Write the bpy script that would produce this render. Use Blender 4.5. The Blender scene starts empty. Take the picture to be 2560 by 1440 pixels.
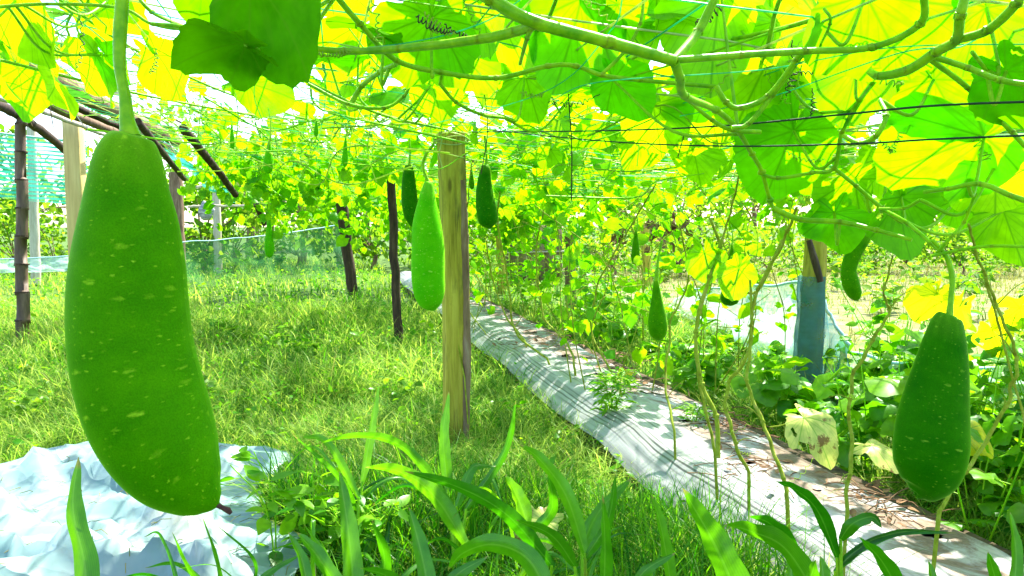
import bpy, math, random
import numpy as np
from mathutils import Vector, noise as mnoise

random.seed(7)
rng = np.random.default_rng(7)
sc = bpy.context.scene
COL = sc.collection
R = math.radians

# ------------------------------------------------------------------ camera, world, sun, exposure
FPX, CX, CY = 1934.0, 1280.0, 720.0          # focal length and centre in photo pixels (2560 wide)
CAM = np.array([0.0, 0.0, 1.2])
PITCH = math.atan(160 / FPX)
cam = bpy.data.cameras.new("camera")
cam.sensor_width = 36.0
cam.lens = FPX / 2560 * 36
cam.clip_start, cam.clip_end = 0.02, 500
co = bpy.data.objects.new("camera", cam)
COL.objects.link(co)
co.location = CAM
co.rotation_euler = (math.pi / 2 - PITCH, 0, 0)
sc.camera = co

SUN_AZ, SUN_EL = R(28), R(56)                # azimuth clockwise from +Y (the view direction)
SUN = np.array([math.sin(SUN_AZ) * math.cos(SUN_EL), math.cos(SUN_AZ) * math.cos(SUN_EL), math.sin(SUN_EL)])
w = bpy.data.worlds.new("World")
sc.world = w
w.use_nodes = True
nt = w.node_tree
sky = nt.nodes.new("ShaderNodeTexSky")
sky.sky_type = 'NISHITA'
sky.sun_disc = False
sky.sun_elevation = SUN_EL
sky.sun_rotation = SUN_AZ
sky.air_density, sky.dust_density = 1.0, 1.2
nt.links.new(sky.outputs[0], nt.nodes["Background"].inputs[0])
nt.nodes["Background"].inputs[1].default_value = 0.15
sl = bpy.data.lights.new("sun", 'SUN')
sl.energy, sl.angle, sl.color = 4.6, R(0.6), (1.0, 0.95, 0.86)
so = bpy.data.objects.new("sun", sl)
COL.objects.link(so)
so.rotation_euler = Vector(-SUN).to_track_quat('-Z', 'Y').to_euler()
vs = sc.view_settings
vs.view_transform, vs.look, vs.exposure, vs.gamma = 'Standard', 'None', 2.02, 1.0
sc.cycles.use_denoising = True
sc.cycles.max_bounces = 8
sc.cycles.diffuse_bounces = 5
sc.cycles.transmission_bounces = 6
sc.cycles.transparent_max_bounces = 12
sc.cycles.sample_clamp_indirect = 6

FW = np.array([0, math.cos(PITCH), -math.sin(PITCH)])
UPV = np.array([0, math.sin(PITCH), math.cos(PITCH)])
RT = np.array([1.0, 0, 0])


def at(px, py, d):
    """photo pixel + distance along the view axis -> point in the place"""
    return CAM + d * (FW + RT * (px - CX) / FPX + UPV * (CY - py) / FPX)


def ground(px, py, z=0.0):
    r = FW + RT * (px - CX) / FPX + UPV * (CY - py) / FPX
    return CAM + r * ((z - CAM[2]) / r[2])


def proj(p):
    q = np.asarray(p, float) - CAM
    d = q @ FW
    dd = np.where(np.abs(d) < 1e-6, 1e-6, d)
    return CX + (q @ RT) / dd * FPX, CY - (q @ UPV) / dd * FPX, d


# ------------------------------------------------------------------ mesh helpers
def unit(v):
    v = np.asarray(v, float)
    return v / (np.linalg.norm(v) + 1e-12)


def smooth(pts, n=6, extra=None):
    """Catmull-Rom through pts; extra (per-point scalars) is interpolated alongside."""
    P = np.asarray(pts, float)
    if extra is not None:
        P = np.hstack([P, np.asarray(extra, float).reshape(len(P), -1)])
    if len(P) < 3:
        t = np.linspace(0, 1, n + 1)[:, None]
        out = P[0] * (1 - t) + P[1] * t
    else:
        Q = np.vstack([2 * P[0] - P[1], P, 2 * P[-1] - P[-2]])
        out = []
        for i in range(1, len(Q) - 2):
            for k in range(n):
                t = k / n
                a, b, c, d = Q[i - 1], Q[i], Q[i + 1], Q[i + 2]
                out.append(0.5 * (2 * b + (c - a) * t + (2 * a - 5 * b + 4 * c - d) * t * t + (3 * b - a - 3 * c + d) * t ** 3))
        out.append(P[-1])
        out = np.array(out)
    if extra is not None:
        return out[:, :3], out[:, 3]
    return out


class MB:
    def __init__(s):
        s.v, s.q, s.uv, s.t, s.n = [], [], [], [], 0

    def add(s, v, q, uv=None, tint=0.5):
        v = np.asarray(v, float).reshape(-1, 3)
        q = np.asarray(q, int).reshape(-1, 4)
        s.v.append(v)
        s.q.append(q + s.n)
        s.uv.append(np.zeros((len(v), 2)) if uv is None else np.asarray(uv, float))
        s.t.append(np.full(len(v), tint) if np.isscalar(tint) else np.asarray(tint, float))
        s.n += len(v)

    def tube(s, pts, r, n=6, tint=0.5, cap=True, wob=0.0):
        P = np.asarray(pts, float)
        m = len(P)
        r = np.full(m, r) if np.isscalar(r) else np.interp(np.linspace(0, 1, m), np.linspace(0, 1, len(r)), r)
        T = np.gradient(P, axis=0)
        T /= np.linalg.norm(T, axis=1)[:, None] + 1e-12
        ref = np.array([0.0, 0, 1]) if abs(T[0][2]) < 0.9 else np.array([1.0, 0, 0])
        A = unit(np.cross(T[0], ref))
        ang = np.linspace(0, 2 * math.pi, n, endpoint=False)
        rows, uv = [], []
        L = np.concatenate([[0], np.cumsum(np.linalg.norm(np.diff(P, axis=0), axis=1))])
        for i in range(m):
            A = unit(A - T[i] * (A @ T[i]))
            B = np.cross(T[i], A)
            rr = r[i] * (1 + wob * rng.uniform(-1, 1, n)) if wob else np.full(n, r[i])
            rows.append(P[i] + np.outer(rr * np.cos(ang), A) + np.outer(rr * np.sin(ang), B))
            uv.append(np.stack([ang / 6.2832, np.full(n, L[i])], 1))
        v = np.vstack(rows)
        uv = np.vstack(uv)
        i0 = np.arange(m - 1)[:, None] * n
        k = np.arange(n)[None, :]
        k2 = (k + 1) % n
        q = np.stack([i0 + k, i0 + k2, i0 + n + k2, i0 + n + k], -1).reshape(-1, 4)
        s.add(v, q, uv, tint)
        if cap:
            for row, sgn in ((0, -1), (m - 1, 1)):
                c = P[row][None]
                ring = rows[row]
                vv = np.vstack([ring, c])
                f = [[(j + 1) % n, j, n, n] if sgn < 0 else [j, (j + 1) % n, n, n] for j in range(n)]
                s.add(vv, f, np.zeros((n + 1, 2)), tint)

    def box(s, c, sx, sy, sz, rot=None, tint=0.5):
        v = np.array([[x, y, z] for x in (-.5, .5) for y in (-.5, .5) for z in (-.5, .5)]) * [sx, sy, sz]
        if rot is not None:
            v = v @ np.asarray(rot).T
        q = [[0, 1, 3, 2], [4, 6, 7, 5], [0, 4, 5, 1], [2, 3, 7, 6], [0, 2, 6, 4], [1, 5, 7, 3]]
        s.add(v + np.asarray(c), q, None, tint)

    def grid(s, V, uv=None, tint=0.5, keep=None, wrap=False):
        """V: (a, b, 3) grid of points"""
        a, b = V.shape[:2]
        i = np.arange(a - 1)[:, None]
        j = np.arange(b if wrap else b - 1)[None, :]
        j2 = (j + 1) % b
        q = np.stack([i * b + j, i * b + j2, (i + 1) * b + j2, (i + 1) * b + j], -1).reshape(-1, 4)
        if keep is not None:
            q = q[keep.reshape(-1)]
        s.add(V.reshape(-1, 3), q, None if uv is None else uv.reshape(-1, 2), tint)

    def build(s, name, mat, parent=None, sm=True):
        me = bpy.data.meshes.new(name)
        v = np.vstack(s.v)
        q = np.vstack(s.q)
        uv = np.vstack(s.uv)
        ti = np.concatenate(s.t)
        tri = q[:, 2] == q[:, 3]
        if parent is not None:
            v = v - np.array(parent["_o"])
        sizes = np.where(tri, 3, 4)
        mask = np.ones(q.shape, bool)
        mask[tri, 3] = False
        loops = q[mask]
        me.vertices.add(len(v))
        me.vertices.foreach_set("co", v.ravel())
        me.loops.add(len(loops))
        me.loops.foreach_set("vertex_index", loops)
        me.polygons.add(len(q))
        me.polygons.foreach_set("loop_start", np.concatenate([[0], np.cumsum(sizes)[:-1]]))
        if sm:
            me.polygons.foreach_set("use_smooth", np.ones(len(q), bool))
        ul = me.uv_layers.new(name="UVMap")
        ul.data.foreach_set("uv", uv[loops].ravel())
        at_ = me.attributes.new("tint", 'FLOAT', 'POINT')
        at_.data.foreach_set("value", ti)
        me.update(calc_edges=True)
        me.validate()
        me.materials.append(mat)
        o = bpy.data.objects.new(name, me)
        COL.objects.link(o)
        if parent is not None:
            o.parent = parent
            o["_o"] = parent["_o"]
        return o


def tag(o, label=None, cat=None, group=None, kind=None):
    if label:
        o["label"] = label
    if cat:
        o["category"] = cat
    if group:
        o["group"] = group
    if kind:
        o["kind"] = kind
    return o


def thing(name, loc, label, cat, group=None):
    o = bpy.data.objects.new(name, None)
    o.empty_display_size = 0.1
    COL.objects.link(o)
    o.location = [float(x) for x in loc]
    o["_o"] = [float(x) for x in loc]
    return tag(o, label, cat, group)


# ------------------------------------------------------------------ materials
def nodes(name):
    m = bpy.data.materials.new(name)
    m.use_nodes = True
    n = m.node_tree.nodes
    n.clear()
    return m, n, m.node_tree.links


def ramp(n, stops):
    r = n.new("ShaderNodeValToRGB")
    e = r.color_ramp.elements
    while len(e) < len(stops):
        e.new(0.5)
    for i, (p, c) in enumerate(stops):
        e[i].position = p
        e[i].color = (*c, 1) if len(c) == 3 else c
    return r


def math_(n, l, op, a, b=None, c=None):
    m = n.new("ShaderNodeMath")
    m.operation = op
    for i, x in enumerate((a, b, c)):
        if x is None:
            continue
        if isinstance(x, (int, float)):
            m.inputs[i].default_value = x
        else:
            l.new(x, m.inputs[i])
    return m.outputs[0]


def mixc(n, l, f, a, b, mode='MIX'):
    m = n.new("ShaderNodeMix")
    m.data_type = 'RGBA'
    m.blend_type = mode
    for sock, x in ((m.inputs[0], f), (m.inputs[6], a), (m.inputs[7], b)):
        if isinstance(x, (int, float)):
            sock.default_value = x
        elif isinstance(x, tuple):
            sock.default_value = (*x, 1)
        else:
            l.new(x, sock)
    return m.outputs[2]


def mapping(n, l, src, scale):
    mp = n.new("ShaderNodeMapping")
    mp.inputs["Scale"].default_value = scale
    l.new(src, mp.inputs[0])
    return mp.outputs[0]


def noise_n(n, l, vec, scale, detail=4, rough=0.6, dist=0.0):
    t = n.new("ShaderNodeTexNoise")
    t.inputs["Scale"].default_value = scale
    t.inputs["Detail"].default_value = detail
    t.inputs["Roughness"].default_value = rough
    t.inputs["Distortion"].default_value = dist
    if vec is not None:
        l.new(vec, t.inputs["Vector"])
    return t.outputs[0]


def bump_n(n, l, h, strength, dist=0.01):
    b = n.new("ShaderNodeBump")
    b.inputs["Strength"].default_value = strength
    b.inputs["Distance"].default_value = dist
    l.new(h, b.inputs["Height"])
    return b.outputs[0]


def leaf_mat(name, lo, hi, tlo, thi, tmix=0.55, gloss=0.06, rough=0.4, veins=True, blotch=None, blade=False, bthr=0.55):
    """diffuse + translucent leaf, colour between lo and hi by the per-leaf tint, palmate veins from UV"""
    m, n, l = nodes(name)
    a = n.new("ShaderNodeAttribute")
    a.attribute_name = "tint"
    c = mixc(n, l, a.outputs["Fac"], lo, hi)
    t = mixc(n, l, a.outputs["Fac"], tlo, thi)
    tc = n.new("ShaderNodeTexCoord")
    nz = noise_n(n, l, tc.outputs["Object"], 22, 3)
    mott = ramp(n, [(0.3, (0.6, 0.7, 0.6)), (0.7, (1.3, 1.18, 1.1))])
    l.new(nz, mott.inputs[0])
    c = mixc(n, l, 1.0, c, mott.outputs[0], 'MULTIPLY')
    t = mixc(n, l, 0.6, t, mott.outputs[0], 'MULTIPLY')
    if veins:
        sp = n.new("ShaderNodeSeparateXYZ")
        l.new(tc.outputs["UV"], sp.inputs[0])
        x, y = sp.outputs[0], sp.outputs[1]
        ang = math_(n, l, 'ARCTAN2', x, y)
        rr = math_(n, l, 'SQRT', math_(n, l, 'ADD', math_(n, l, 'MULTIPLY', x, x), math_(n, l, 'MULTIPLY', y, y)))
        s1 = math_(n, l, 'MULTIPLY', math_(n, l, 'ABSOLUTE', math_(n, l, 'SINE', math_(n, l, 'MULTIPLY', ang, 3.5))), rr)
        v1 = math_(n, l, 'SUBTRACT', 1.0, math_(n, l, 'MULTIPLY', s1, 18.0))
        # side veins: chevrons around each main vein
        s2 = math_(n, l, 'SINE', math_(n, l, 'ADD', math_(n, l, 'MULTIPLY', rr, 42.0), math_(n, l, 'MULTIPLY', s1, -38.0)))
        v2 = math_(n, l, 'MULTIPLY', math_(n, l, 'SUBTRACT', s2, 0.86), 3.0)
        vv = math_(n, l, 'MAXIMUM', v1, v2)
        cl = n.new("ShaderNodeClamp")
        l.new(vv, cl.inputs[0])
        f = math_(n, l, 'MULTIPLY', cl.outputs[0], 0.8)
        c = mixc(n, l, f, c, (0.13, 0.34, 0.01))
        t = mixc(n, l, math_(n, l, 'MULTIPLY', f, 1.1), t, (0.07, 0.30, 0.0))
    if blade:
        sp = n.new("ShaderNodeSeparateXYZ")
        l.new(tc.outputs["UV"], sp.inputs[0])
        ax = math_(n, l, 'ABSOLUTE', sp.outputs[0])
        mid = ramp(n, [(0.05, (1, 1, 1)), (0.13, (0, 0, 0))])
        l.new(ax, mid.inputs[0])
        rib = math_(n, l, 'MULTIPLY', math_(n, l, 'ADD', math_(n, l, 'SINE', math_(n, l, 'MULTIPLY', sp.outputs[0], 44.0)), 1.0), 0.10)
        c = mixc(n, l, math_(n, l, 'MULTIPLY', mid.outputs[0], 0.6), c, (0.22, 0.42, 0.05))
        c = mixc(n, l, rib, c, (0.004, 0.04, 0.001))
        t = mixc(n, l, rib, t, (0.02, 0.2, 0.001))
        tip = ramp(n, [(0.5, (0, 0, 0)), (0.62, (1, 1, 1))])
        tn = noise_n(n, l, tc.outputs["Object"], 12, 4)
        tv = math_(n, l, 'ADD', math_(n, l, 'MULTIPLY', math_(n, l, 'SUBTRACT', sp.outputs[1], 0.9), 3.5), math_(n, l, 'MULTIPLY', tn, 0.75))
        l.new(tv, tip.inputs[0])
        c = mixc(n, l, math_(n, l, 'MULTIPLY', tip.outputs[0], 0.8), c, (0.30, 0.24, 0.07))
        t = mixc(n, l, math_(n, l, 'MULTIPLY', tip.outputs[0], 0.8), t, (0.35, 0.26, 0.06))
    if blotch:
        b2 = noise_n(n, l, tc.outputs["Object"], 9, 5, 0.7)
        br = ramp(n, [(bthr, (0, 0, 0)), (bthr + 0.05, (1, 1, 1))])
        l.new(b2, br.inputs[0])
        c = mixc(n, l, br.outputs[0], c, blotch)
        t = mixc(n, l, br.outputs[0], t, blotch)
    d = n.new("ShaderNodeBsdfDiffuse")
    l.new(c, d.inputs[0])
    tr = n.new("ShaderNodeBsdfTranslucent")
    l.new(t, tr.inputs[0])
    mx = n.new("ShaderNodeMixShader")
    mx.inputs[0].default_value = tmix
    l.new(d.outputs[0], mx.inputs[1])
    l.new(tr.outputs[0], mx.inputs[2])
    g = n.new("ShaderNodeBsdfGlossy")
    g.inputs["Roughness"].default_value = rough
    g.inputs["Color"].default_value = (0.9, 1, 0.9, 1)
    m2 = n.new("ShaderNodeMixShader")
    m2.inputs[0].default_value = gloss * 0.35
    l.new(mx.outputs[0], m2.inputs[1])
    l.new(g.outputs[0], m2.inputs[2])
    bz = bump_n(n, l, nz, 0.25, 0.01)
    l.new(bz, d.inputs["Normal"])
    out = n.new("ShaderNodeOutputMaterial")
    l.new(m2.outputs[0], out.inputs[0])
    return m


def solid_mat(name, stops, scale=8, stretch=(1, 1, 1), rough=0.7, bump=0.3, detail=6, coord="Object", metal=0.0, sheen=0.0, dist=0.0, spec=0.3, bscale=None, bdist=0.01, sss=0.0):
    m, n, l = nodes(name)
    tc = n.new("ShaderNodeTexCoord")
    v = mapping(n, l, tc.outputs[coord], stretch)
    nz = noise_n(n, l, v, scale, detail, 0.65, dist)
    r = ramp(n, stops)
    l.new(nz, r.inputs[0])
    a = n.new("ShaderNodeAttribute")
    a.attribute_name = "tint"
    k = ramp(n, [(0, (0.65, 0.65, 0.65)), (1, (1.3, 1.3, 1.3))])
    l.new(a.outputs["Fac"], k.inputs[0])
    c = mixc(n, l, 1.0, r.outputs[0], k.outputs[0], 'MULTIPLY')
    p = n.new("ShaderNodeBsdfPrincipled")
    l.new(c, p.inputs["Base Color"])
    p.inputs["Roughness"].default_value = rough
    p.inputs["Metallic"].default_value = metal
    p.inputs["Specular IOR Level"].default_value = spec
    if sheen:
        p.inputs["Sheen Weight"].default_value = sheen
        p.inputs["Sheen Tint"].default_value = (0.7, 1, 0.4, 1)
    if sss:
        p.inputs["Subsurface Weight"].default_value = sss
        p.inputs["Subsurface Radius"].default_value = (0.6, 1.0, 0.05)
        p.inputs["Subsurface Scale"].default_value = 0.012
    h = nz if bscale is None else noise_n(n, l, v, bscale, 5)
    l.new(bump_n(n, l, h, bump, bdist), p.inputs["Normal"])
    o = n.new("ShaderNodeOutputMaterial")
    l.new(p.outputs[0], o.inputs[0])
    return m


def gourd_mat(name, lo, hi, fleck, amount=0.74, sheen=0.45):
    m, n, l = nodes(name)
    tc = n.new("ShaderNodeTexCoord")
    sp = n.new("ShaderNodeSeparateXYZ")
    l.new(tc.outputs["UV"], sp.inputs[0])
    nz = noise_n(n, l, mapping(n, l, tc.outputs["UV"], (5, 9, 1)), 1.0, 5)
    r = ramp(n, [(0.3, lo), (0.72, hi)])
    l.new(nz, r.inputs[0])
    c = r.outputs[0]
    # paler shoulder with faint ribs
    ribs = math_(n, l, 'SINE', math_(n, l, 'MULTIPLY', sp.outputs[0], 62.8))
    sh = ramp(n, [(0.02, (1, 1, 1)), (0.16, (0, 0, 0))])
    l.new(sp.outputs[1], sh.inputs[0])
    f = math_(n, l, 'MULTIPLY', sh.outputs[0], math_(n, l, 'ADD', math_(n, l, 'MULTIPLY', ribs, 0.03), 0.2))
    c = mixc(n, l, f, c, fleck)
    # sparse flecks lying across the fruit
    for (su, sv, thr, rad, seed) in ((14, 40, amount + 0.04, 0.34, 0.0), (36, 84, amount - 0.12, 0.30, 3.7)):
        mp = n.new("ShaderNodeMapping")
        mp.inputs["Scale"].default_value = (su, sv, 1)
        mp.inputs["Location"].default_value = (seed, seed, 0)
        l.new(tc.outputs["UV"], mp.inputs[0])
        wn = n.new("ShaderNodeTexNoise")
        wn.inputs["Scale"].default_value = 2.4
        wn.inputs["Detail"].default_value = 3
        l.new(mp.outputs[0], wn.inputs["Vector"])
        av = mixc(n, l, 0.35, mp.outputs[0], wn.outputs[1], 'LINEAR_LIGHT')
        vo = n.new("ShaderNodeTexVoronoi")
        vo.inputs["Scale"].default_value = 1.0
        l.new(av, vo.inputs["Vector"])
        sc_ = n.new("ShaderNodeSeparateColor")
        l.new(vo.outputs["Color"], sc_.inputs[0])
        pick = math_(n, l, 'GREATER_THAN', sc_.outputs[0], thr)
        dd = ramp(n, [(rad * 0.15, (1, 1, 1)), (rad, (0, 0, 0))])
        l.new(vo.outputs["Distance"], dd.inputs[0])
        c = mixc(n, l, math_(n, l, 'MULTIPLY', math_(n, l, 'MULTIPLY', pick, dd.outputs[0]), math_(n, l, 'MULTIPLY', sc_.outputs[1], 0.75)), c, fleck)
    fine = noise_n(n, l, tc.outputs["Object"], 420, 2)
    fr = ramp(n, [(0.35, (0.86, 0.86, 0.86)), (0.65, (1.12, 1.12, 1.12))])
    l.new(fine, fr.inputs[0])
    c = mixc(n, l, 1.0, c, fr.outputs[0], 'MULTIPLY')
    p = n.new("ShaderNodeBsdfPrincipled")
    l.new(c, p.inputs["Base Color"])
    p.inputs["Roughness"].default_value = 0.55
    p.inputs["Specular IOR Level"].default_value = 0.02
    p.inputs["Sheen Weight"].default_value = sheen
    p.inputs["Sheen Roughness"].default_value = 0.35
    p.inputs["Sheen Tint"].default_value = (0.45, 0.85, 0.05, 1)
    p.inputs["Subsurface Weight"].default_value = 0.25
    p.inputs["Subsurface Radius"].default_value = (0.3, 1.0, 0.02)
    p.inputs["Subsurface Scale"].default_value = 0.015
    b = mixc(n, l, 0.5, nz, fine)
    l.new(bump_n(n, l, b, 0.12, 0.003), p.inputs["Normal"])
    o = n.new("ShaderNodeOutputMaterial")
    l.new(p.outputs[0], o.inputs[0])
    return m


def net_mat(name, col, alpha, lines=0.0, lscale=60):
    m, n, l = nodes(name)
    tc = n.new("ShaderNodeTexCoord")
    f = noise_n(n, l, mapping(n, l, tc.outputs["UV"], (1, 2.5, 1)), 2.5, 5)
    r = ramp(n, [(0.3, (alpha * 0.6,) * 3), (0.7, (min(1, alpha * 1.4),) * 3)])
    l.new(f, r.inputs[0])
    fac = r.outputs[0]
    if lines:
        sp = n.new("ShaderNodeSeparateXYZ")
        l.new(tc.outputs["UV"], sp.inputs[0])
        s = math_(n, l, 'SINE', math_(n, l, 'MULTIPLY', sp.outputs[1], lscale * 6.283))
        s = math_(n, l, 'ADD', math_(n, l, 'MULTIPLY', s, lines), 1.0)
        fac = math_(n, l, 'MULTIPLY', fac, s)
    d = n.new("ShaderNodeBsdfDiffuse")
    d.inputs[0].default_value = (*col, 1)
    t = n.new("ShaderNodeBsdfTranslucent")
    t.inputs[0].default_value = (*col, 1)
    mx = n.new("ShaderNodeMixShader")
    l.new(d.outputs[0], mx.inputs[1])
    l.new(t.outputs[0], mx.inputs[2])
    tp = n.new("ShaderNodeBsdfTransparent")
    m2 = n.new("ShaderNodeMixShader")
    l.new(fac, m2.inputs[0])
    l.new(tp.outputs[0], m2.inputs[1])
    l.new(mx.outputs[0], m2.inputs[2])
    o = n.new("ShaderNodeOutputMaterial")
    l.new(m2.outputs[0], o.inputs[0])
    return m


def film_mat():
    m, n, l = nodes("silver mulch film")
    tc = n.new("ShaderNodeTexCoord")
    uv = tc.outputs["UV"]
    sp = n.new("ShaderNodeSeparateXYZ")
    l.new(uv, sp.inputs[0])
    st = noise_n(n, l, mapping(n, l, uv, (30, 0.5, 1)), 1.0, 4, 0.6, 0.5)
    r = ramp(n, [(0.36, (0.04, 0.04, 0.044)), (0.47, (0.21, 0.213, 0.22)), (0.62, (0.32, 0.322, 0.33))])
    l.new(st, r.inputs[0])
    # the streaks are pronounced on the sloping flank and fade over the top
    fl = ramp(n, [(0.02, (0.45, 0.45, 0.45)), (0.25, (0.3, 0.3, 0.3)), (0.4, (0.05, 0.05, 0.05)), (1.0, (0.12, 0.12, 0.12))])
    l.new(sp.outputs[0], fl.inputs[0])
    c = mixc(n, l, fl.outputs[0], (0.25, 0.252, 0.255), r.outputs[0])
    # thin dark creases that run along the flank
    wob = noise_n(n, l, mapping(n, l, uv, (3, 0.5, 1)), 1.0, 3)
    cr = math_(n, l, 'SINE', math_(n, l, 'ADD', math_(n, l, 'MULTIPLY', sp.outputs[0], 230.0), math_(n, l, 'MULTIPLY', wob, 6.0)))
    brk = noise_n(n, l, mapping(n, l, uv, (11, 0.5, 1)), 1.0, 3, 0.6)
    bk = ramp(n, [(0.44, (0, 0, 0)), (0.52, (1, 1, 1))])
    l.new(brk, bk.inputs[0])
    crr = ramp(n, [(0.3, (0, 0, 0)), (0.6, (1, 1, 1))])
    l.new(cr, crr.inputs[0])
    fl2 = ramp(n, [(0.03, (0.3, 0.3, 0.3)), (0.08, (1, 1, 1)), (0.3, (0.9, 0.9, 0.9)), (0.4, (0.1, 0.1, 0.1)), (0.93, (0.35, 0.35, 0.35))])
    l.new(sp.outputs[0], fl2.inputs[0])
    c = mixc(n, l, math_(n, l, 'MULTIPLY', math_(n, l, 'MULTIPLY', crr.outputs[0], bk.outputs[0]), math_(n, l, 'MULTIPLY', fl2.outputs[0], 0.9)), c, (0.02, 0.02, 0.022))
    dirt = noise_n(n, l, mapping(n, l, uv, (2.6, 1.5, 1)), 1.6, 8, 0.68, 0.6)
    bandr = ramp(n, [(0.36, (0, 0, 0)), (0.52, (1, 1, 1)), (0.88, (1, 1, 1)), (0.98, (0.5, 0.5, 0.5))])
    l.new(sp.outputs[0], bandr.inputs[0])
    dr = ramp(n, [(0.44, (0, 0, 0)), (0.53, (1, 1, 1))])
    l.new(dirt, dr.inputs[0])
    soil = ramp(n, [(0.3, (0.07, 0.04, 0.02)), (0.7, (0.24, 0.16, 0.09))])
    fine = noise_n(n, l, mapping(n, l, uv, (30, 26, 1)), 2.0, 5, 0.7)
    l.new(fine, soil.inputs[0])
    df = math_(n, l, 'MULTIPLY', bandr.outputs[0], dr.outputs[0])
    c = mixc(n, l, math_(n, l, 'MULTIPLY', df, 0.92), c, soil.outputs[0])
    speck = ramp(n, [(0.60, (0, 0, 0)), (0.66, (1, 1, 1))])
    l.new(fine, speck.inputs[0])
    c = mixc(n, l, math_(n, l, 'MULTIPLY', speck.outputs[0], 0.6), c, (0.12, 0.08, 0.05))
    p = n.new("ShaderNodeBsdfPrincipled")
    l.new(c, p.inputs["Base Color"])
    p.inputs["Metallic"].default_value = 0.15
    rr = math_(n, l, 'ADD', math_(n, l, 'MULTIPLY', df, 0.45), 0.36)
    l.new(rr, p.inputs["Roughness"])
    bh = mixc(n, l, 0.5, st, noise_n(n, l, mapping(n, l, uv, (9, 5, 1)), 2.0, 6, 0.6, 0.8))
    l.new(bump_n(n, l, bh, 0.3, 0.012), p.inputs["Normal"])
    o = n.new("ShaderNodeOutputMaterial")
    l.new(p.outputs[0], o.inputs[0])
    return m


def crack_wood(name, stops, *a, **k):
    """solid_mat plus dark lengthwise cracks, knots and a soiled foot"""
    m = solid_mat(name, stops, *a, **k)
    n, l = m.node_tree.nodes, m.node_tree.links
    p = next(x for x in n if x.type == 'BSDF_PRINCIPLED')
    src = p.inputs["Base Color"].links[0].from_socket
    tc = n.new("ShaderNodeTexCoord")
    ob = tc.outputs["Object"]
    cr = noise_n(n, l, mapping(n, l, ob, (26, 26, 0.8)), 1.6, 5, 0.6, 0.4)
    r1 = ramp(n, [(0.46, (0, 0, 0)), (0.5, (1, 1, 1)), (0.54, (0, 0, 0))])
    l.new(cr, r1.inputs[0])
    br = noise_n(n, l, mapping(n, l, ob, (6, 6, 2)), 1.0, 3)
    r2 = ramp(n, [(0.48, (0, 0, 0)), (0.6, (1, 1, 1))])
    l.new(br, r2.inputs[0])
    c = mixc(n, l, math_(n, l, 'MULTIPLY', math_(n, l, 'MULTIPLY', r1.outputs[0], r2.outputs[0]), 0.8), src, (0.035, 0.025, 0.008))
    mo = noise_n(n, l, mapping(n, l, ob, (9, 9, 3)), 1.3, 7, 0.7)
    r3 = ramp(n, [(0.52, (0, 0, 0)), (0.66, (1, 1, 1))])
    l.new(mo, r3.inputs[0])
    c = mixc(n, l, math_(n, l, 'MULTIPLY', r3.outputs[0], 0.55), c, (0.10, 0.11, 0.03))
    vo = n.new("ShaderNodeTexVoronoi")
    vo.inputs["Scale"].default_value = 1.0
    l.new(mapping(n, l, ob, (9, 9, 2.6)), vo.inputs["Vector"])
    r4 = ramp(n, [(0.06, (1, 1, 1)), (0.13, (0, 0, 0))])
    l.new(vo.outputs["Distance"], r4.inputs[0])
    c = mixc(n, l, math_(n, l, 'MULTIPLY', r4.outputs[0], 0.7), c, (0.07, 0.045, 0.015))
    l.new(c, p.inputs["Base Color"])
    return m


def tarp_mat():
    m, n, l = nodes("pale blue tarpaulin")
    tc = n.new("ShaderNodeTexCoord")
    ob = tc.outputs["Object"]
    big = noise_n(n, l, ob, 1.4, 5, 0.6, 0.6)
    r = ramp(n, [(0.3, (0.12, 0.235, 0.225)), (0.55, (0.18, 0.275, 0.255)), (0.75, (0.28, 0.29, 0.25))])
    l.new(big, r.inputs[0])
    dirt = noise_n(n, l, ob, 5, 8, 0.75, 0.5)
    dr = ramp(n, [(0.56, (0, 0, 0)), (0.72, (1, 1, 1))])
    l.new(dirt, dr.inputs[0])
    c = mixc(n, l, math_(n, l, 'MULTIPLY', dr.outputs[0], 0.45), r.outputs[0], (0.16, 0.14, 0.08))
    wv = noise_n(n, l, ob, 2.5, 2)
    av = mixc(n, l, 0.25, ob, wv, 'ADD')
    h = None
    for scl, wt in ((3.2, 1.0), (7.5, 0.45), (17.0, 0.16)):
        vo = n.new("ShaderNodeTexVoronoi")
        vo.inputs["Scale"].default_value = scl
        l.new(mapping(n, l, av, (1, 1.5, 0.6)), vo.inputs["Vector"])
        q = math_(n, l, 'MULTIPLY', vo.outputs["Distance"], wt / scl * 3)
        h = q if h is None else math_(n, l, 'ADD', h, q)
    p = n.new("ShaderNodeBsdfPrincipled")
    l.new(c, p.inputs["Base Color"])
    p.inputs["Roughness"].default_value = 0.35
    p.inputs["Specular IOR Level"].default_value = 0.45
    l.new(bump_n(n, l, h, 0.6, 0.07), p.inputs["Normal"])
    o = n.new("ShaderNodeOutputMaterial")
    l.new(p.outputs[0], o.inputs[0])
    return m


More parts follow.
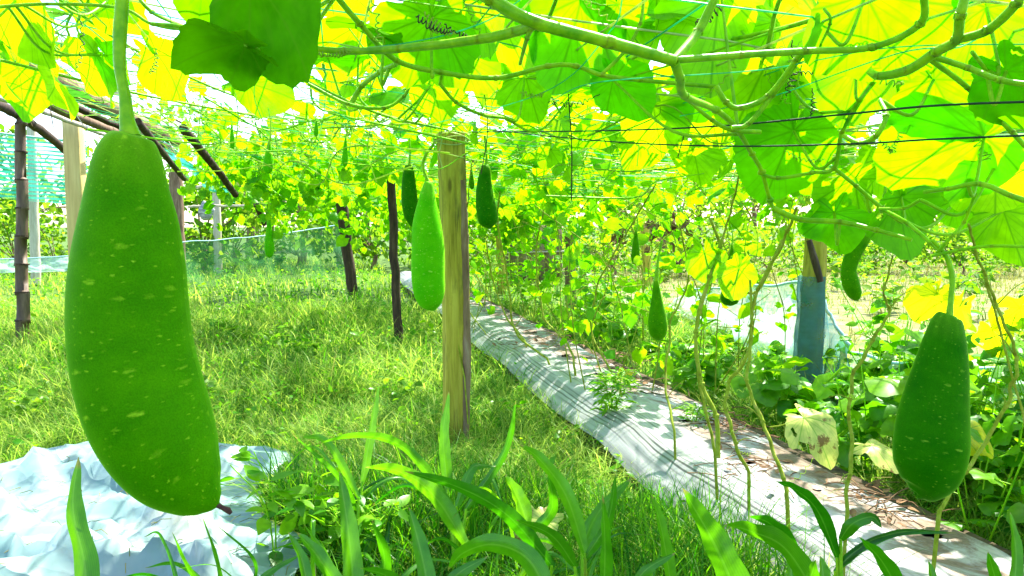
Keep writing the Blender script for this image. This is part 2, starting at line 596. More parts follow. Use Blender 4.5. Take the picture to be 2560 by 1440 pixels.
M = {}
M["leaf"] = leaf_mat("gourd leaf", (0.022, 0.20, 0.001), (0.06, 0.28, 0.001), (0.20, 0.78, 0.0), (0.48, 0.88, 0.001), 0.58, 0.03, blotch=(0.16, 0.11, 0.02), bthr=0.70)
M["leaf_dark"] = leaf_mat("shaded gourd leaf", (0.03, 0.14, 0.0), (0.06, 0.23, 0.0), (0.10, 0.5, 0.0), (0.18, 0.6, 0.0), 0.45, 0.006)  # darker leaf green: shade on the cupped leaf's underside put into the colour
M["leaf_small"] = leaf_mat("young gourd leaf", (0.03, 0.20, 0.002), (0.10, 0.32, 0.003), (0.14, 0.6, 0.001), (0.44, 0.8, 0.004), 0.5, 0.03, veins=False)
M["stem"] = solid_mat("vine stem", [(0.3, (0.09, 0.30, 0.001)), (0.7, (0.30, 0.52, 0.006))], 30, rough=0.4, bump=0.15, sheen=0.1, sss=0.6, spec=0.15)
M["stem_dry"] = solid_mat("woody vine stem", [(0.3, (0.14, 0.13, 0.01)), (0.5, (0.26, 0.33, 0.02)), (0.75, (0.42, 0.36, 0.09))], 25, rough=0.7, bump=0.4, spec=0.1)
M["tendril"] = leaf_mat("tendril", (0.18, 0.38, 0.02), (0.5, 0.58, 0.10), (0.3, 0.6, 0.02), (0.6, 0.75, 0.1), 0.5, 0.05, 0.4, veins=False)
M["tendril_dry"] = solid_mat("dry tendril", [(0.3, (0.02, 0.022, 0.01)), (0.7, (0.06, 0.05, 0.02))], 30, rough=0.8, bump=0.1)
M["gourd_a"] = gourd_mat("gourd skin", (0.030, 0.175, 0.0), (0.064, 0.255, 0.0001), (0.36, 0.6, 0.02))
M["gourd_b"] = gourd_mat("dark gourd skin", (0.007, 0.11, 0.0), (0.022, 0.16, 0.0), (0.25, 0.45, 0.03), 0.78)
M["gourd_c"] = gourd_mat("pale gourd skin", (0.05, 0.36, 0.001), (0.10, 0.46, 0.002), (0.45, 0.65, 0.08), 0.62)
M["scar"] = solid_mat("withered blossom", [(0.3, (0.03, 0.012, 0.012)), (0.7, (0.12, 0.05, 0.04))], 60, rough=0.9, bump=0.6)
M["wood_pale"] = crack_wood("yellowed timber", [(0.25, (0.16, 0.13, 0.012)), (0.5, (0.42, 0.36, 0.045)), (0.75, (0.56, 0.49, 0.08))], 3.0, (9, 9, 0.7), 0.8, 0.4, 8, spec=0.1)
M["wood_yellow"] = solid_mat("fresh timber", [(0.25, (0.42, 0.29, 0.09)), (0.6, (0.66, 0.50, 0.19)), (0.8, (0.74, 0.6, 0.26))], 2.0, (10, 10, 0.7), 0.75, 0.3, 7)
M["wood_dark"] = solid_mat("dark pole bark", [(0.3, (0.018, 0.012, 0.008)), (0.55, (0.06, 0.035, 0.02)), (0.8, (0.16, 0.11, 0.07))], 4.0, (6, 6, 1), 0.85, 0.6, 7)
M["wood_brown"] = solid_mat("brown weathered wood", [(0.3, (0.09, 0.05, 0.026)), (0.55, (0.22, 0.14, 0.08)), (0.8, (0.38, 0.29, 0.2))], 4.0, (6, 6, 1), 0.85, 0.6, 7)
M["bamboo"] = solid_mat("brown bamboo", [(0.3, (0.05, 0.03, 0.018)), (0.55, (0.13, 0.085, 0.05)), (0.8, (0.3, 0.22, 0.13))], 3.0, (5, 5, 0.8), 0.6, 0.3, 6)
M["pale_post"] = solid_mat("bleached post", [(0.3, (0.35, 0.30, 0.2)), (0.7, (0.62, 0.57, 0.44))], 3.0, (7, 7, 0.8), 0.8, 0.3, 6)
M["soil"] = solid_mat("soil", [(0.3, (0.03, 0.02, 0.01)), (0.7, (0.13, 0.09, 0.05))], 14, rough=0.95, bump=0.8, detail=9, bdist=0.03)
M["ground"] = solid_mat("weedy ground", [(0.28, (0.02, 0.04, 0.003)), (0.5, (0.05, 0.12, 0.004)), (0.72, (0.12, 0.18, 0.012))], 5, rough=0.95, bump=0.7, detail=10, bdist=0.03)
M["straw"] = solid_mat("dry field", [(0.25, (0.05, 0.11, 0.01)), (0.5, (0.15, 0.17, 0.04)), (0.75, (0.40, 0.32, 0.18))], 3, rough=0.95, bump=0.7, detail=10, bdist=0.03)
M["grass"] = leaf_mat("grass blades", (0.03, 0.155, 0.004), (0.46, 0.60, 0.10), (0.10, 0.38, 0.004), (0.64, 0.78, 0.10), 0.47, 0.03, 0.5, veins=False)
M["dry_grass"] = leaf_mat("straw blades", (0.14, 0.17, 0.02), (0.40, 0.34, 0.12), (0.2, 0.28, 0.02), (0.4, 0.36, 0.1), 0.4, 0.03, 0.5, veins=False)
M["weed"] = leaf_mat("weed leaves", (0.03, 0.17, 0.002), (0.14, 0.34, 0.01), (0.12, 0.5, 0.002), (0.4, 0.75, 0.01), 0.45, 0.05, 0.35, veins=False)
M["maize"] = leaf_mat("broad grass blade", (0.010, 0.085, 0.002), (0.06, 0.25, 0.004), (0.03, 0.30, 0.001), (0.28, 0.7, 0.006), 0.45, 0.07, 0.35, veins=False, blade=True)
M["far_leaf"] = leaf_mat("far foliage", (0.03, 0.12, 0.004), (0.13, 0.26, 0.012), (0.12, 0.40, 0.006), (0.38, 0.6, 0.02), 0.5, 0.03, 0.5, veins=False)
M["sunlit_yellow_leaf"] = leaf_mat("yellow sunlit leaf", (0.25, 0.32, 0.01), (0.34, 0.38, 0.01), (0.75, 0.8, 0.004), (0.9, 0.85, 0.004), 0.6)  # overexposed sun put into the leaf yellow; the fallen leaf is yellow itself
M["withered"] = leaf_mat("withered leaf", (0.5, 0.54, 0.12), (0.6, 0.62, 0.2), (0.5, 0.55, 0.1), (0.6, 0.65, 0.14), 0.4, blotch=(0.2, 0.12, 0.03))
M["dead"] = solid_mat("dead litter", [(0.3, (0.08, 0.035, 0.015)), (0.7, (0.3, 0.17, 0.08))], 30, rough=0.9, bump=0.4)
M["tarp"] = tarp_mat()
M["film"] = film_mat()
M["string_g"] = leaf_mat("green string", (0.02, 0.36, 0.16), (0.05, 0.5, 0.3), (0.05, 0.7, 0.3), (0.1, 0.8, 0.5), 0.5, 0.1, 0.3, veins=False)
M["string_w"] = leaf_mat("bleached string", (0.35, 0.48, 0.10), (0.6, 0.66, 0.35), (0.5, 0.7, 0.12), (0.7, 0.8, 0.3), 0.5, 0.1, 0.3, veins=False)
M["rope"] = solid_mat("black cord", [(0.3, (0.006, 0.02, 0.008)), (0.7, (0.02, 0.05, 0.02))], 60, rough=0.7, bump=0.6)
M["net_teal"] = net_mat("teal shade net", (0.06, 0.55, 0.36), 0.62, 0.7, 14)
M["net_green"] = net_mat("green fence net", (0.07, 0.24, 0.09), 0.42)
M["net_white"] = net_mat("pale fence net", (0.62, 0.88, 0.84), 0.5)
M["net_blue"] = net_mat("blue net", (0.10, 0.27, 0.29), 0.74)
M["net_edge"] = solid_mat("net hem", [(0.3, (0.25, 0.5, 0.55)), (0.7, (0.5, 0.7, 0.72))], 20, rough=0.6, bump=0.1)
M["wall"] = solid_mat("weathered boards", [(0.3, (0.10, 0.085, 0.03)), (0.6, (0.22, 0.19, 0.08)), (0.8, (0.34, 0.3, 0.16))], 2.0, (8, 8, 0.7), 0.9, 0.4, 7)
M["sack"] = solid_mat("grey sacking", [(0.3, (0.08, 0.08, 0.09)), (0.5, (0.3, 0.3, 0.31)), (0.7, (0.6, 0.6, 0.6))], 6.0, (1, 1, 4), 0.8, 0.5, 6)


# ------------------------------------------------------------------ ground and beds
SK = -0.236                                     # the rows run along (SK, 1)


def bedp(s, y, z):
    return np.array([s + SK * y, y, z])


def hgt(x, y):
    return 0.02 * mnoise.noise((x * 0.6, y * 0.6, 0.3)) + 0.012 * mnoise.noise((x * 2.1, y * 2.1, 1.3)) - 0.02


def ground_sheet():
    xs = np.concatenate([[-160, -80, -40, -25], np.linspace(-16, 12, 100), [20, 40, 80, 160]])
    ys = np.concatenate([[-40, -15, -6], np.linspace(-2, 26, 110), [35, 50, 90, 180, 300]])
    V = np.zeros((len(xs), len(ys), 3))
    for i, x in enumerate(xs):
        for j, y in enumerate(ys):
            V[i, j] = (x, y, hgt(x, y) if -16 < x < 12 and -2 < y < 26 else -0.02)
    b = MB()
    b.grid(V)
    tag(b.build("ground", M["ground"]), kind="structure")


ground_sheet()


def dry_field():
    xs = np.linspace(0, 1, 30)
    ys = np.linspace(5.8, 60, 40)
    V = np.zeros((30, 40, 3))
    for j, y in enumerate(ys):
        x0 = 2.6 - 0.12 * (y - 6) + 0.25 * mnoise.noise((y * 0.8, 0, 5))
        x0 = max(x0, 0.9)
        for i, u in enumerate(xs):
            x = x0 + u * 40
            V[i, j] = (x, y, hgt(x, y) * 0.6 + 0.035)
    b = MB()
    b.grid(V)
    tag(b.build("dry_field", M["straw"]), kind="structure")


dry_field()


def soil_and_film():
    # soil ridge
    ys = np.linspace(0.9, 17, 160)
    us = np.linspace(0, 1, 26)
    V = np.zeros((len(ys), len(us), 3))
    for i, y in enumerate(ys):
        for j, u in enumerate(us):
            e = min(u, 1 - u)
            z = -0.05 + 0.20 * min(1, e / 0.16) ** 0.7 + 0.015 * mnoise.noise((u * 7, y * 2.5, 3.1)) * (1 if e > 0.03 else 0)
            V[i, j] = bedp(1.36 + u * 0.98, y, z)
    b = MB()
    b.grid(V)
    tag(b.build("soil_bed", M["soil"]), kind="structure")
    ys = np.geomspace(1.0, 16.5, 560)
    us = np.linspace(0, 1, 84)
    V = np.zeros((len(ys), len(us), 3))
    uv = np.zeros((len(ys), len(us), 2))
    for i, y in enumerate(ys):
        el = 0.022 * mnoise.noise((y * 0.7, 0, 9)) + 0.006 * mnoise.noise((y * 3, 0, 2))
        er = 0.07 * mnoise.noise((y * 0.8, 4, 9)) + 0.02 * mnoise.noise((y * 3.4, 1, 2))
        lift = 0.05 * max(0, mnoise.noise((y * 0.9, 7, 1)) + 0.25)
        for j, u in enumerate(us):
            e = min(u, 1 - u)
            z = 0.055 + 0.115 * min(1, e / 0.20) ** 0.75 + 0.018 * math.sin(u * math.pi)
            if u < 0.25:
                z += lift * (1 - u / 0.25)
            wr = 0.003 * math.sin(u * 120 + 6 * mnoise.noise((y * 0.7, u * 2, 0))) * (1.0 if u < 0.4 else 0.25) * max(0, 0.3 + mnoise.noise((y * 0.9, u * 6, 3)))
            wr += 0.016 * mnoise.noise((u * 5, y * 1.9, 0)) + 0.006 * mnoise.noise((u * 20, y * 7, 4))
            s = 1.36 + el * (1 - u) + u * (0.88 + er)
            V[i, j] = bedp(s, y, z + wr)
            uv[i, j] = (u, y)
    keep = np.ones((len(ys) - 1, len(us) - 1), bool)
    for k in range(15):                         # planting holes and tears along the crown of the bed
        yc = 1.9 + k * 0.66 + random.uniform(-0.12, 0.12)
        uc = random.choice([0.5, 0.62, 0.72]) + random.uniform(-0.05, 0.05)
        ru, ry = random.uniform(0.018, 0.04), random.uniform(0.03, 0.08)
        for i in range(len(ys) - 1):
            if abs(ys[i] - yc) < ry:
                for j in range(len(us) - 1):
                    if ((us[j] - uc) / ru) ** 2 + ((ys[i] - yc) / ry) ** 2 < 1 + 1.3 * mnoise.noise((us[j] * 40, ys[i] * 30, 1)):
                        keep[i, j] = False
    b = MB()
    b.grid(V, uv, keep=keep)
    o = b.build("mulch_film", M["film"])
    tag(o, "wrinkled silver plastic mulch film stretched over the raised soil bed", "mulch film")


soil_and_film()


# ------------------------------------------------------------------ tarp
def poly_sd(px, py, poly):
    """signed distance (inside positive) to polygon, numpy"""
    P = np.asarray(poly)
    inside = np.zeros(px.shape, bool)
    dist = np.full(px.shape, 1e9)
    for (x1, y1), (x2, y2) in zip(P, np.roll(P, -1, 0)):
        c = ((y1 > py) != (y2 > py)) & (px < (x2 - x1) * (py - y1) / (y2 - y1 + 1e-12) + x1)
        inside ^= c
        t = np.clip(((px - x1) * (x2 - x1) + (py - y1) * (y2 - y1)) / ((x2 - x1) ** 2 + (y2 - y1) ** 2), 0, 1)
        dist = np.minimum(dist, np.hypot(px - x1 - t * (x2 - x1), py - y1 - t * (y2 - y1)))
    return np.where(inside, dist, -dist)


TARP_PX = [(-500, 1300), (-300, 1190), (-80, 1165), (60, 1140), (150, 1110), (260, 1092), (420, 1098), (560, 1108), (680, 1108), (745, 1125),
           (740, 1160), (668, 1200), (672, 1270), (720, 1300), (830, 1345), (850, 1420), (760, 1560), (300, 1700), (-500, 1700)]
TARP = [tuple(ground(x, y, 0.06)[:2]) for x, y in TARP_PX]


def ridged(x, y, sx, sy, seed):
    v = mnoise.noise((x * sx, y * sy, seed))
    return 1 - abs(v) * 2.2


CREASE = [(math.cos(a), math.sin(a), wl_, am, 11.3 * k) for k, (a, wl_, am) in enumerate([(1.0, .55, .11), (1.5, .42, .10), (2.2, .5, .09), (1.8, .30, .07), (0.6, .36, .07), (1.3, .23, .05), (2.6, .27, .05)])]


def tarp():
    nx, ny = 84, 70
    xs = np.linspace(-4.2, -0.7, nx)
    ys = np.linspace(1.6, 4.6, ny)
    X, Y = np.meshgrid(xs, ys, indexing='ij')
    g = np.random.default_rng(21)
    X = X + g.uniform(-.014, .014, X.shape)
    Y = Y + g.uniform(-.014, .014, X.shape)
    sd = poly_sd(X, Y, TARP)
    Z = np.zeros((nx, ny))
    for i in range(nx):
        for j in range(ny):
            x, y = X[i, j], Y[i, j]
            d = sd[i, j]
            f = min(1, max(0, d / 0.3))
            wx = x + 0.10 * mnoise.noise((x * 1.6, y * 1.6, 4))
            wy = y + 0.10 * mnoise.noise((x * 1.6, y * 1.6, 8))
            z = 0.02 + 0.05 * f + 0.05 * f * mnoise.noise((x * 0.9, y * 1.2, 3))
            for (ca, sa, wl_, am, sd_) in CREASE:
                q = (wx * ca + wy * sa) / wl_ + 0.35 * mnoise.noise((x * 0.9, y * 0.9, sd_))
                k = math.floor(q)
                g_ = abs(q - k - 0.5) * 2
                al = -wx * sa + wy * ca
                on = mnoise.noise((k * 3.7, al * 1.1, sd_ + 40))
                z += 0.8 * f * am * max(0.0, 1 - g_ / 0.42) * min(1, max(0, on * 3 + 0.35))
            z += 0.03 * math.exp(-((d - 0.07) / 0.05) ** 2) + f * g.uniform(-.008, .008)
            Z[i, j] = max(z, 0.012)
    V = np.stack([X, Y, Z], -1).reshape(-1, 3)
    fc = []
    for i in range(nx - 1):
        for j in range(ny - 1):
            if sd[i, j] > 0 and sd[i + 1, j + 1] > 0:
                p, q, r, t = i * ny + j, (i + 1) * ny + j, (i + 1) * ny + j + 1, i * ny + j + 1
                # fold along the diagonal that keeps the sharper ridge
                if abs(V[p, 2] - V[r, 2]) < abs(V[q, 2] - V[t, 2]):
                    fc += [[p, q, r, r], [p, r, t, t]]
                else:
                    fc += [[p, q, t, t], [q, r, t, t]]
    b = MB()
    b.add(V, fc, V[:, :2])
    o = b.build("tarpaulin", M["tarp"], sm=False)
    sol = o.modifiers.new("thickness", 'SOLIDIFY')
    sol.thickness = 0.004
    tag(o, "crumpled pale blue plastic tarpaulin heaped on the grass", "tarpaulin")


tarp()
b_ = MB()
for i in range(80):
    q = ground(random.uniform(-40, 800), random.uniform(1110, 1440), 0.15)
    if poly_sd(np.array([q[0]]), np.array([q[1]]), TARP)[0] < .05:
        continue
    a = random.uniform(0, 6.28)
    L_ = random.uniform(.02, .09)
    hit = q.copy()
    ok_, loc_, _n, _i = bpy.data.objects['tarpaulin'].ray_cast((q[0], q[1], 2), (0, 0, -1))
    if not ok_:
        continue
    hit[2] = loc_[2] + .008
    b_.tube([hit, hit + [math.cos(a) * L_ * .5, math.sin(a) * L_ * .5, .008], hit + [math.cos(a) * L_, math.sin(a) * L_, random.uniform(-.02, .01)]], .0013, 4, tint=random.random())
tag(b_.build("grass_clippings", M["dry_grass"]), "dry grass clippings scattered over the tarpaulin", "clippings", None, "stuff")


# ------------------------------------------------------------------ posts and poles
def round_post(name, p0, p1, r0, r1, mat, label, cat="post", group=None, knots=0, wob=0.06, seg=14, n=10, bend=0.0):
    b = MB()
    p0, p1 = np.array(p0, float), np.array(p1, float)
    t = np.linspace(0, 1, seg)
    side = unit(np.cross(p1 - p0, [0.3, 1, 0.2]))
    P = p0 + np.outer(t, p1 - p0) + np.outer(bend * np.sin(t * math.pi) + 0.006 * rng.standard_normal(seg), side)
    b.tube(P, np.linspace(r0, r1, seg), n, wob=wob)
    o = b.build(name, mat)
    return tag(o, label, cat, group)


def bamboo_post(name, p0, p1, r, label, mat, nseg=9):
    t = thing(name, p0, label, "post")
    b, k = MB(), MB()
    p0, p1 = np.array(p0), np.array(p1)
    pts, rr = [], []
    for i in range(nseg):
        for a, f in ((0.0, 1.12), (0.05, 1.0), (0.5, 0.97), (0.95, 1.0)):
            u = (i + a) / nseg
            pts.append(p0 + (p1 - p0) * u + np.array([0.012 * math.sin(i * 1.7), 0, 0]))
            rr.append(r * f * (1 - 0.25 * u))
    b.tube(pts, rr, 14)
    b.build("culm", mat, t)
    for i in range(1, nseg):
        c = p0 + (p1 - p0) * (i / nseg)
        d = unit(p1 - p0)
        k.tube([c - d * 0.008, c + d * 0.008], r * 1.14 * (1 - 0.25 * i / nseg), 14)
    k.build("node_ring", M["wood_dark"], t)
    return t


# centre timber post: square, slightly split, with a strip of bark on its right side
def center_post():
    base = ground(1139, 1112)
    top = at(1133, 335, base[1] * 1.0)
    t = thing("timber_post", base, "squared yellow timber post in the middle holding up the trellis strings", "post")
    b = MB()
    n = 36
    hw = 0.066
    prof = np.array([[-1, -.9], [-.92, -1], [-.1, -1.02], [0.0, -.95], [.1, -1.01], [.75, -1], [1, -.8], [1, .9], [.9, 1], [-.9, 1], [-1, .9]])
    rows = []
    zt = top[2]
    rot = R(14)
    cr, sr = math.cos(rot), math.sin(rot)
    for i in range(n):
        z = -0.15 + (zt + 0.15) * i / (n - 1)
        row = []
        for k, (px, py) in enumerate(prof):
            wv = 1 + 0.03 * mnoise.noise((k * 1.7, z * 2.4, 1)) + 0.012 * mnoise.noise((k * 3, z * 11, 2))
            x, y = px * hw * wv, py * hw * wv
            row.append((base[0] + x * cr - y * sr + 0.012 * math.sin(z * 2.2) - 0.006 * z, base[1] + x * sr + y * cr, z))
        rows.append(row)
    V = np.array(rows)
    b.grid(V, wrap=True)
    m = len(prof)
    cap = np.vstack([V[-1], V[-1].mean(0)[None]])
    b.add(cap, [[k, (k + 1) % m, m, m] for k in range(m)])
    b.build("post_shaft", M["wood_pale"], t, sm=False)
    q = MB()
    for zt_ in (zt - .02, zt - .035, zt - .06):
        a_ = np.linspace(0, 2 * math.pi, 18)
        q.tube([(base[0] - .006 * zt_ + .012 * math.sin(zt_ * 2.2) + .092 * math.cos(k), base[1] + .092 * math.sin(k), zt_ + .012 * math.sin(k * 2 + zt_ * 90)) for k in a_], .0035, 5)
    q.tube([(base[0] - .05, base[1] - .09, zt - .03), (base[0] - .07, base[1] - .1, zt - .12), (base[0] - .05, base[1] - .1, zt - .2)], .003, 5)
    q.build("string_tie", M["string_w"], t)
    s = MB()
    P = [(base[0] + 0.058 + 0.012 * math.sin(z * 2.2) - 0.006 * z + 0.006 * mnoise.noise((z * 3, 2, 1)), base[1] - 0.052, z) for z in np.linspace(-.05, zt - 0.25, 26)]
    s.tube(P, [0.011, 0.02, 0.024, 0.017, 0.022, 0.012], 8, wob=0.15)
    o = s.build("bark_strip", M["wood_brown"], t)
    return base, top


post_base, post_top = center_post()


def gp(px, py):
    return ground(px, py)


bp = gp(55, 848)
bamboo_post("bamboo_post", bp + [0, 0, -0.1], at(52, 240, bp[1] * 1.01), 0.066, "brown bamboo post with ringed joints at the far left edge", M["bamboo"])
yp = gp(206, 815)
b_ = MB()
b_.box((yp[0], yp[1], 1.25), 0.19, 0.14, 2.7, tint=0.6)
o_ = b_.build("plank_post", M["wood_yellow"], sm=False)
bv = o_.modifiers.new("bevel", 'BEVEL')
bv.width = 0.012
tag(o_, "wide honey coloured plank post standing behind the biggest gourd", "post")
p = gp(90, 712)
round_post("wooden_post", p, at(78, 318, p[1]), 0.095, 0.08, M["pale_post"], "bleached pale thin post just right of the bamboo post")
p = gp(450, 705)
round_post("wooden_post", p, at(438, 432, p[1]), 0.14, 0.13, M["wood_brown"], "grey brown post whose top shows past the right side of the biggest gourd")
p = gp(545, 684)
round_post("wooden_post", p, at(541, 462, p[1]), 0.10, 0.09, M["pale_post"], "pale post with a crossbar beside the sacking bundle")
p = gp(884, 745)
round_post("wooden_post", p, at(853, 500, p[1]), 0.085, 0.095, M["wood_dark"], "short dark leaning post in front of the green net fence")
p = gp(996, 862)
round_post("wooden_post", p, at(974, 385, p[1]), 0.045, 0.043, M["wood_dark"], "slim dark pole standing left of the pale hanging gourd")
p = gp(1428, 792)
round_post("wooden_post", p, at(1424, 585, p[1]), 0.075, 0.07, M["wood_brown"], "brown post among the weeds behind the mulch bed")
p = gp(850, 668)
round_post("wooden_post", p, at(846, 540, p[1]), 0.10, 0.09, M["pale_post"], "far pale post just behind the short dark leaning post")
p = gp(1620, 720)
round_post("wooden_post", p, at(1612, 560, p[1]), 0.09, 0.08, M["wood_pale"], "far post with withered brown leaves at its top")
p = gp(1255, 735)
round_post("wooden_post", p, at(1248, 560, p[1]), 0.08, 0.08, M["wood_pale"], "yellowish post right of the squared timber post beside the board shed")

# right post: timber wrapped in blue net with a loose slat
rp = gp(2016, 1012)
rt_ = thing("netted_post", rp, "round timber post wrapped in blue net at the end of the pale net fence", "post")
b_ = MB()
tp_ = at(2042, 560, rp[1])
b_.tube(smooth([rp + [0, 0, -0.1], (rp + tp_) / 2 + [0.005, 0, 0], tp_], 6), [0.082, 0.078, 0.07], 12, wob=0.03)
b_.build("post_shaft", M["wood_pale"], rt_)
b_ = MB()
zz = np.linspace(0, 1, 18)
ang = np.linspace(0, 2 * math.pi, 22)
V = np.zeros((18, 22, 3))
uvn = np.zeros((18, 22, 2))
q1 = at(2030, 690, rp[1])
for i, a in enumerate(zz):
    c = rp * (1 - a) + q1 * a + [0, 0, 0.02 * (1 - a)]
    for j, th in enumerate(ang):
        rr = 0.088 + 0.012 * mnoise.noise((math.cos(th) * 2, math.sin(th) * 2, a * 5)) + 0.01 * (1 - a)
        V[i, j] = c + [rr * math.cos(th), rr * math.sin(th), 0]
        uvn[i, j] = (j / 21, a)
b_.grid(V, uvn)
b_.build("net_wrap", M["net_blue"], rt_)
b_ = MB()
a0, a1 = at(2022, 600, rp[1] - 0.1), at(2052, 705, rp[1] - 0.11)
b_.tube([a0, (a0 + a1) / 2, a1], [0.018, 0.024, 0.02], 6)
b_.build("loose_slat", M["wood_dark"], rt_)

# beams of the tall frame on the left
grp = "weathered poles of the left trellis frame"


def beam(p0, p1, r, mat, label, bend=0.03):
    round_post("trellis_pole", p0, p1, r, r * 0.85, mat, label, "pole", grp, bend=bend, seg=22)


beam(at(-60, 95, 5.0), at(440, 352, 9.4), 0.085, M["wood_brown"], "thick weathered beam pole running away above the bamboo post")
beam(at(-50, 185, 6.2), at(430, 385, 10.5), 0.05, M["wood_brown"], "lower weathered pole lashed across the top of the bamboo post", 0.04)
beam(at(-30, 250, 7.2), at(185, 395, 10.0), 0.055, M["wood_dark"], "dark crooked pole slanting down behind the bamboo post", -0.12)
beam(at(345, 305, 6.0), at(462, 450, 8.0), 0.03, M["wood_dark"], "thin dark pole slanting down right of the biggest gourd's stalk", 0.0)
beam(at(455, 318, 6.2), at(590, 488, 7.6), 0.036, M["wood_dark"], "thick dark pole slanting down to the edge of the far leaves", 0.02)
beam(at(0, 205, 8.6), at(330, 240, 9.0), 0.03, M["pale_post"], "pale thin cross pole tied under the thick weathered beam", 0.03)
beam(at(640, 510, 13.0), at(660, 560, 13.5), 0.05, M["wood_dark"], "stub of dark pole under the far leaves near the green net", 0.0)

beam(at(-60, 150, 5.6), at(430, 372, 10.0), 0.035, M["wood_dark"], "thin dark pole lying just under the thick weathered beam", 0.03)
beam(at(-40, 232, 6.8), at(300, 352, 9.6), 0.03, M["pale_post"], "thin bleached pole lowest of those above the bamboo post", -0.03)
beam(at(110, 150, 5.9), at(330, 300, 8.2), 0.028, M["wood_dark"], "short dark stick tied on top of the thick weathered beam", 0.02)
for i in range(46):
    u = random.random()
    q0 = at(-20 + 430 * u, 118 + 236 * u, 5.3 + 4.0 * u)
    b_ = MB()
    L_ = random.uniform(.12, .5)
    e_ = q0 + np.array([random.uniform(-1, 1) * L_, random.uniform(-.3, .3), random.uniform(-1.0, .25) * L_])
    b_.tube(smooth([q0, (q0 + e_) / 2 + rng.standard_normal(3) * .04, e_], 4), [.008, .004], 5)
    tag(b_.build("dry_twig", M["wood_brown"] if i % 2 else M["pale_post"]), "brown dry twig caught on the left trellis poles" if i % 2 else "bleached dry vine bit caught on the left trellis poles", "twig", "dry twigs on the left trellis poles")
# crossbar and sacking bundle far left
beam(at(462, 470, 17.5), at(550, 462, 17.5), 0.035, M["pale_post"], "level pale crossbar above the sacking bundle", 0.0)
beam(at(470, 516, 17.5), at(625, 514, 17.8), 0.03, M["pale_post"], "level thin rail the sacking bundle hangs on", 0.0)
b_ = MB()
c = at(516, 528, 17.3)
th, ph = np.meshgrid(np.linspace(0, math.pi, 14), np.linspace(0, 2 * math.pi, 18, endpoint=False), indexing='ij')
V = np.stack([0.17 * np.sin(th) * np.cos(ph), 0.12 * np.sin(th) * np.sin(ph), 0.21 * np.cos(th)], -1)
for i in range(14):
    for j in range(18):
        V[i, j] *= 1 + 0.35 * mnoise.noise(Vector(V[i, j] * 12))
b_.grid(V + c, wrap=True)
tag(b_.build("sack_bundle", M["sack"]), "small grey and white sacking bundle tied to the far left rail", "bundle")

# board shed panel at the back
sh = thing("board_shed", ground(1345, 705), "low shed wall of mossy boards behind the vines at the end of the rows", "shed")
b_ = MB()
for k in range(7):
    c0, c1 = at(1262 + k * 22, 705, 15.8), at(1262 + k * 22, 556, 15.8)
    b_.box(((c0[0] + c1[0]) / 2, c0[1] + random.uniform(-.01, .01), c1[2] / 2), 0.172, 0.03, c1[2] + random.uniform(-0.05, 0.04), tint=random.uniform(.35, .7))
b_.build("wall", M["wall"], sh, sm=False)
b_ = MB()
b_.tube([at(1255, 632, 15.7), at(1420, 628, 15.7)], 0.018, 6)
b_.build("rail", M["pale_post"], sh)


# ------------------------------------------------------------------ nets
def net_sheet(name, A, B, htop, hbot, mat, label, sag=0.1, ripple=0.1, nx=40, nz=14, edge=True):
    A, B = np.array(A, float), np.array(B, float)
    t = thing(name, (A[0], A[1], 0), label, "net")
    b = MB()
    V = np.zeros((nx, nz, 3))
    uv = np.zeros((nx, nz, 2))
    d = unit([B[0] - A[0], B[1] - A[1], 0])
    nrm = np.array([-d[1], d[0], 0])
    tops = []
    for i in range(nx):
        u = i / (nx - 1)
        p = A * (1 - u) + B * u
        zt = (htop[0] * (1 - u) + htop[1] * u) - sag * math.sin(u * math.pi) + 0.02 * mnoise.noise((u * 9, 1, 0))
        zb = hbot[0] * (1 - u) + hbot[1] * u
        for j in range(nz):
            v = j / (nz - 1)
            q = p + nrm * ripple * (mnoise.noise((u * 7, v * 2, A[0])) + 0.4 * mnoise.noise((u * 20, v * 4, A[0]))) * (0.3 + v)
            q[2] = zt * (1 - v) + zb * v
            V[i, j] = q
            uv[i, j] = (u * np.linalg.norm(B - A), zt - q[2])
        tops.append(V[i, 0].copy())
    b.grid(V, uv)
    b.build("mesh_sheet", mat, t)
    if edge:
        e = MB()
        e.tube(tops, 0.012, 6)
        e.build("hem_cord", M["net_edge"], t)
    return t


net_sheet("shade_net", at(-220, 300, 12.5), at(215, 330, 14.5), (2.9, 2.75), (1.72, 1.55), M["net_teal"], "light teal shade net hung high behind the bamboo post", 0.05, 0.12)
net_sheet("shade_net", at(325, 285, 8.6), at(585, 475, 13.0), (at(325, 285, 8.6)[2], at(585, 475, 13.0)[2]), (at(325, 285, 8.6)[2] - .28, at(585, 475, 13.0)[2] - .22), M["net_teal"], "narrow strip of teal net along the slanting edge of the left trellis", 0.05, 0.25, 50, 10)
net_sheet("fence_net", at(455, 600, 14.5), at(870, 560, 17.0), (0.86, 1.22), (0.0, 0.02), M["net_green"], "dark green net fence sagging between the far posts", 0.06, 0.25)
net_sheet("fence_net", at(-200, 640, 13.5), at(200, 640, 15.0), (0.62, 0.60), (0.3, 0.3), M["net_white"], "pale low net fence across the far left grass", 0.05, 0.2)
net_sheet("fence_net", at(2022, 700, 5.3), at(1690, 740, 10.5), (0.80, 0.30), (0.02, 0.02), M["net_white"], "pale sunlit net fence running back from the blue netted post", 0.0, 0.22, 60)
net_sheet("fence_net", at(2040, 700, 5.25), at(2125, 870, 5.0), (0.82, 0.42), (0.1, 0.05), M["net_blue"], "blue net corner pulled down to the right of the netted post", 0.05, 0.08, 24)
net_sheet("fence_net", at(2125, 870, 5.05), at(2760, 860, 4.9), (0.36, 0.42), (0.02, 0.02), M["net_white"], "low limp net fence hanging behind the darkest gourd", 0.12, 0.15, 30)


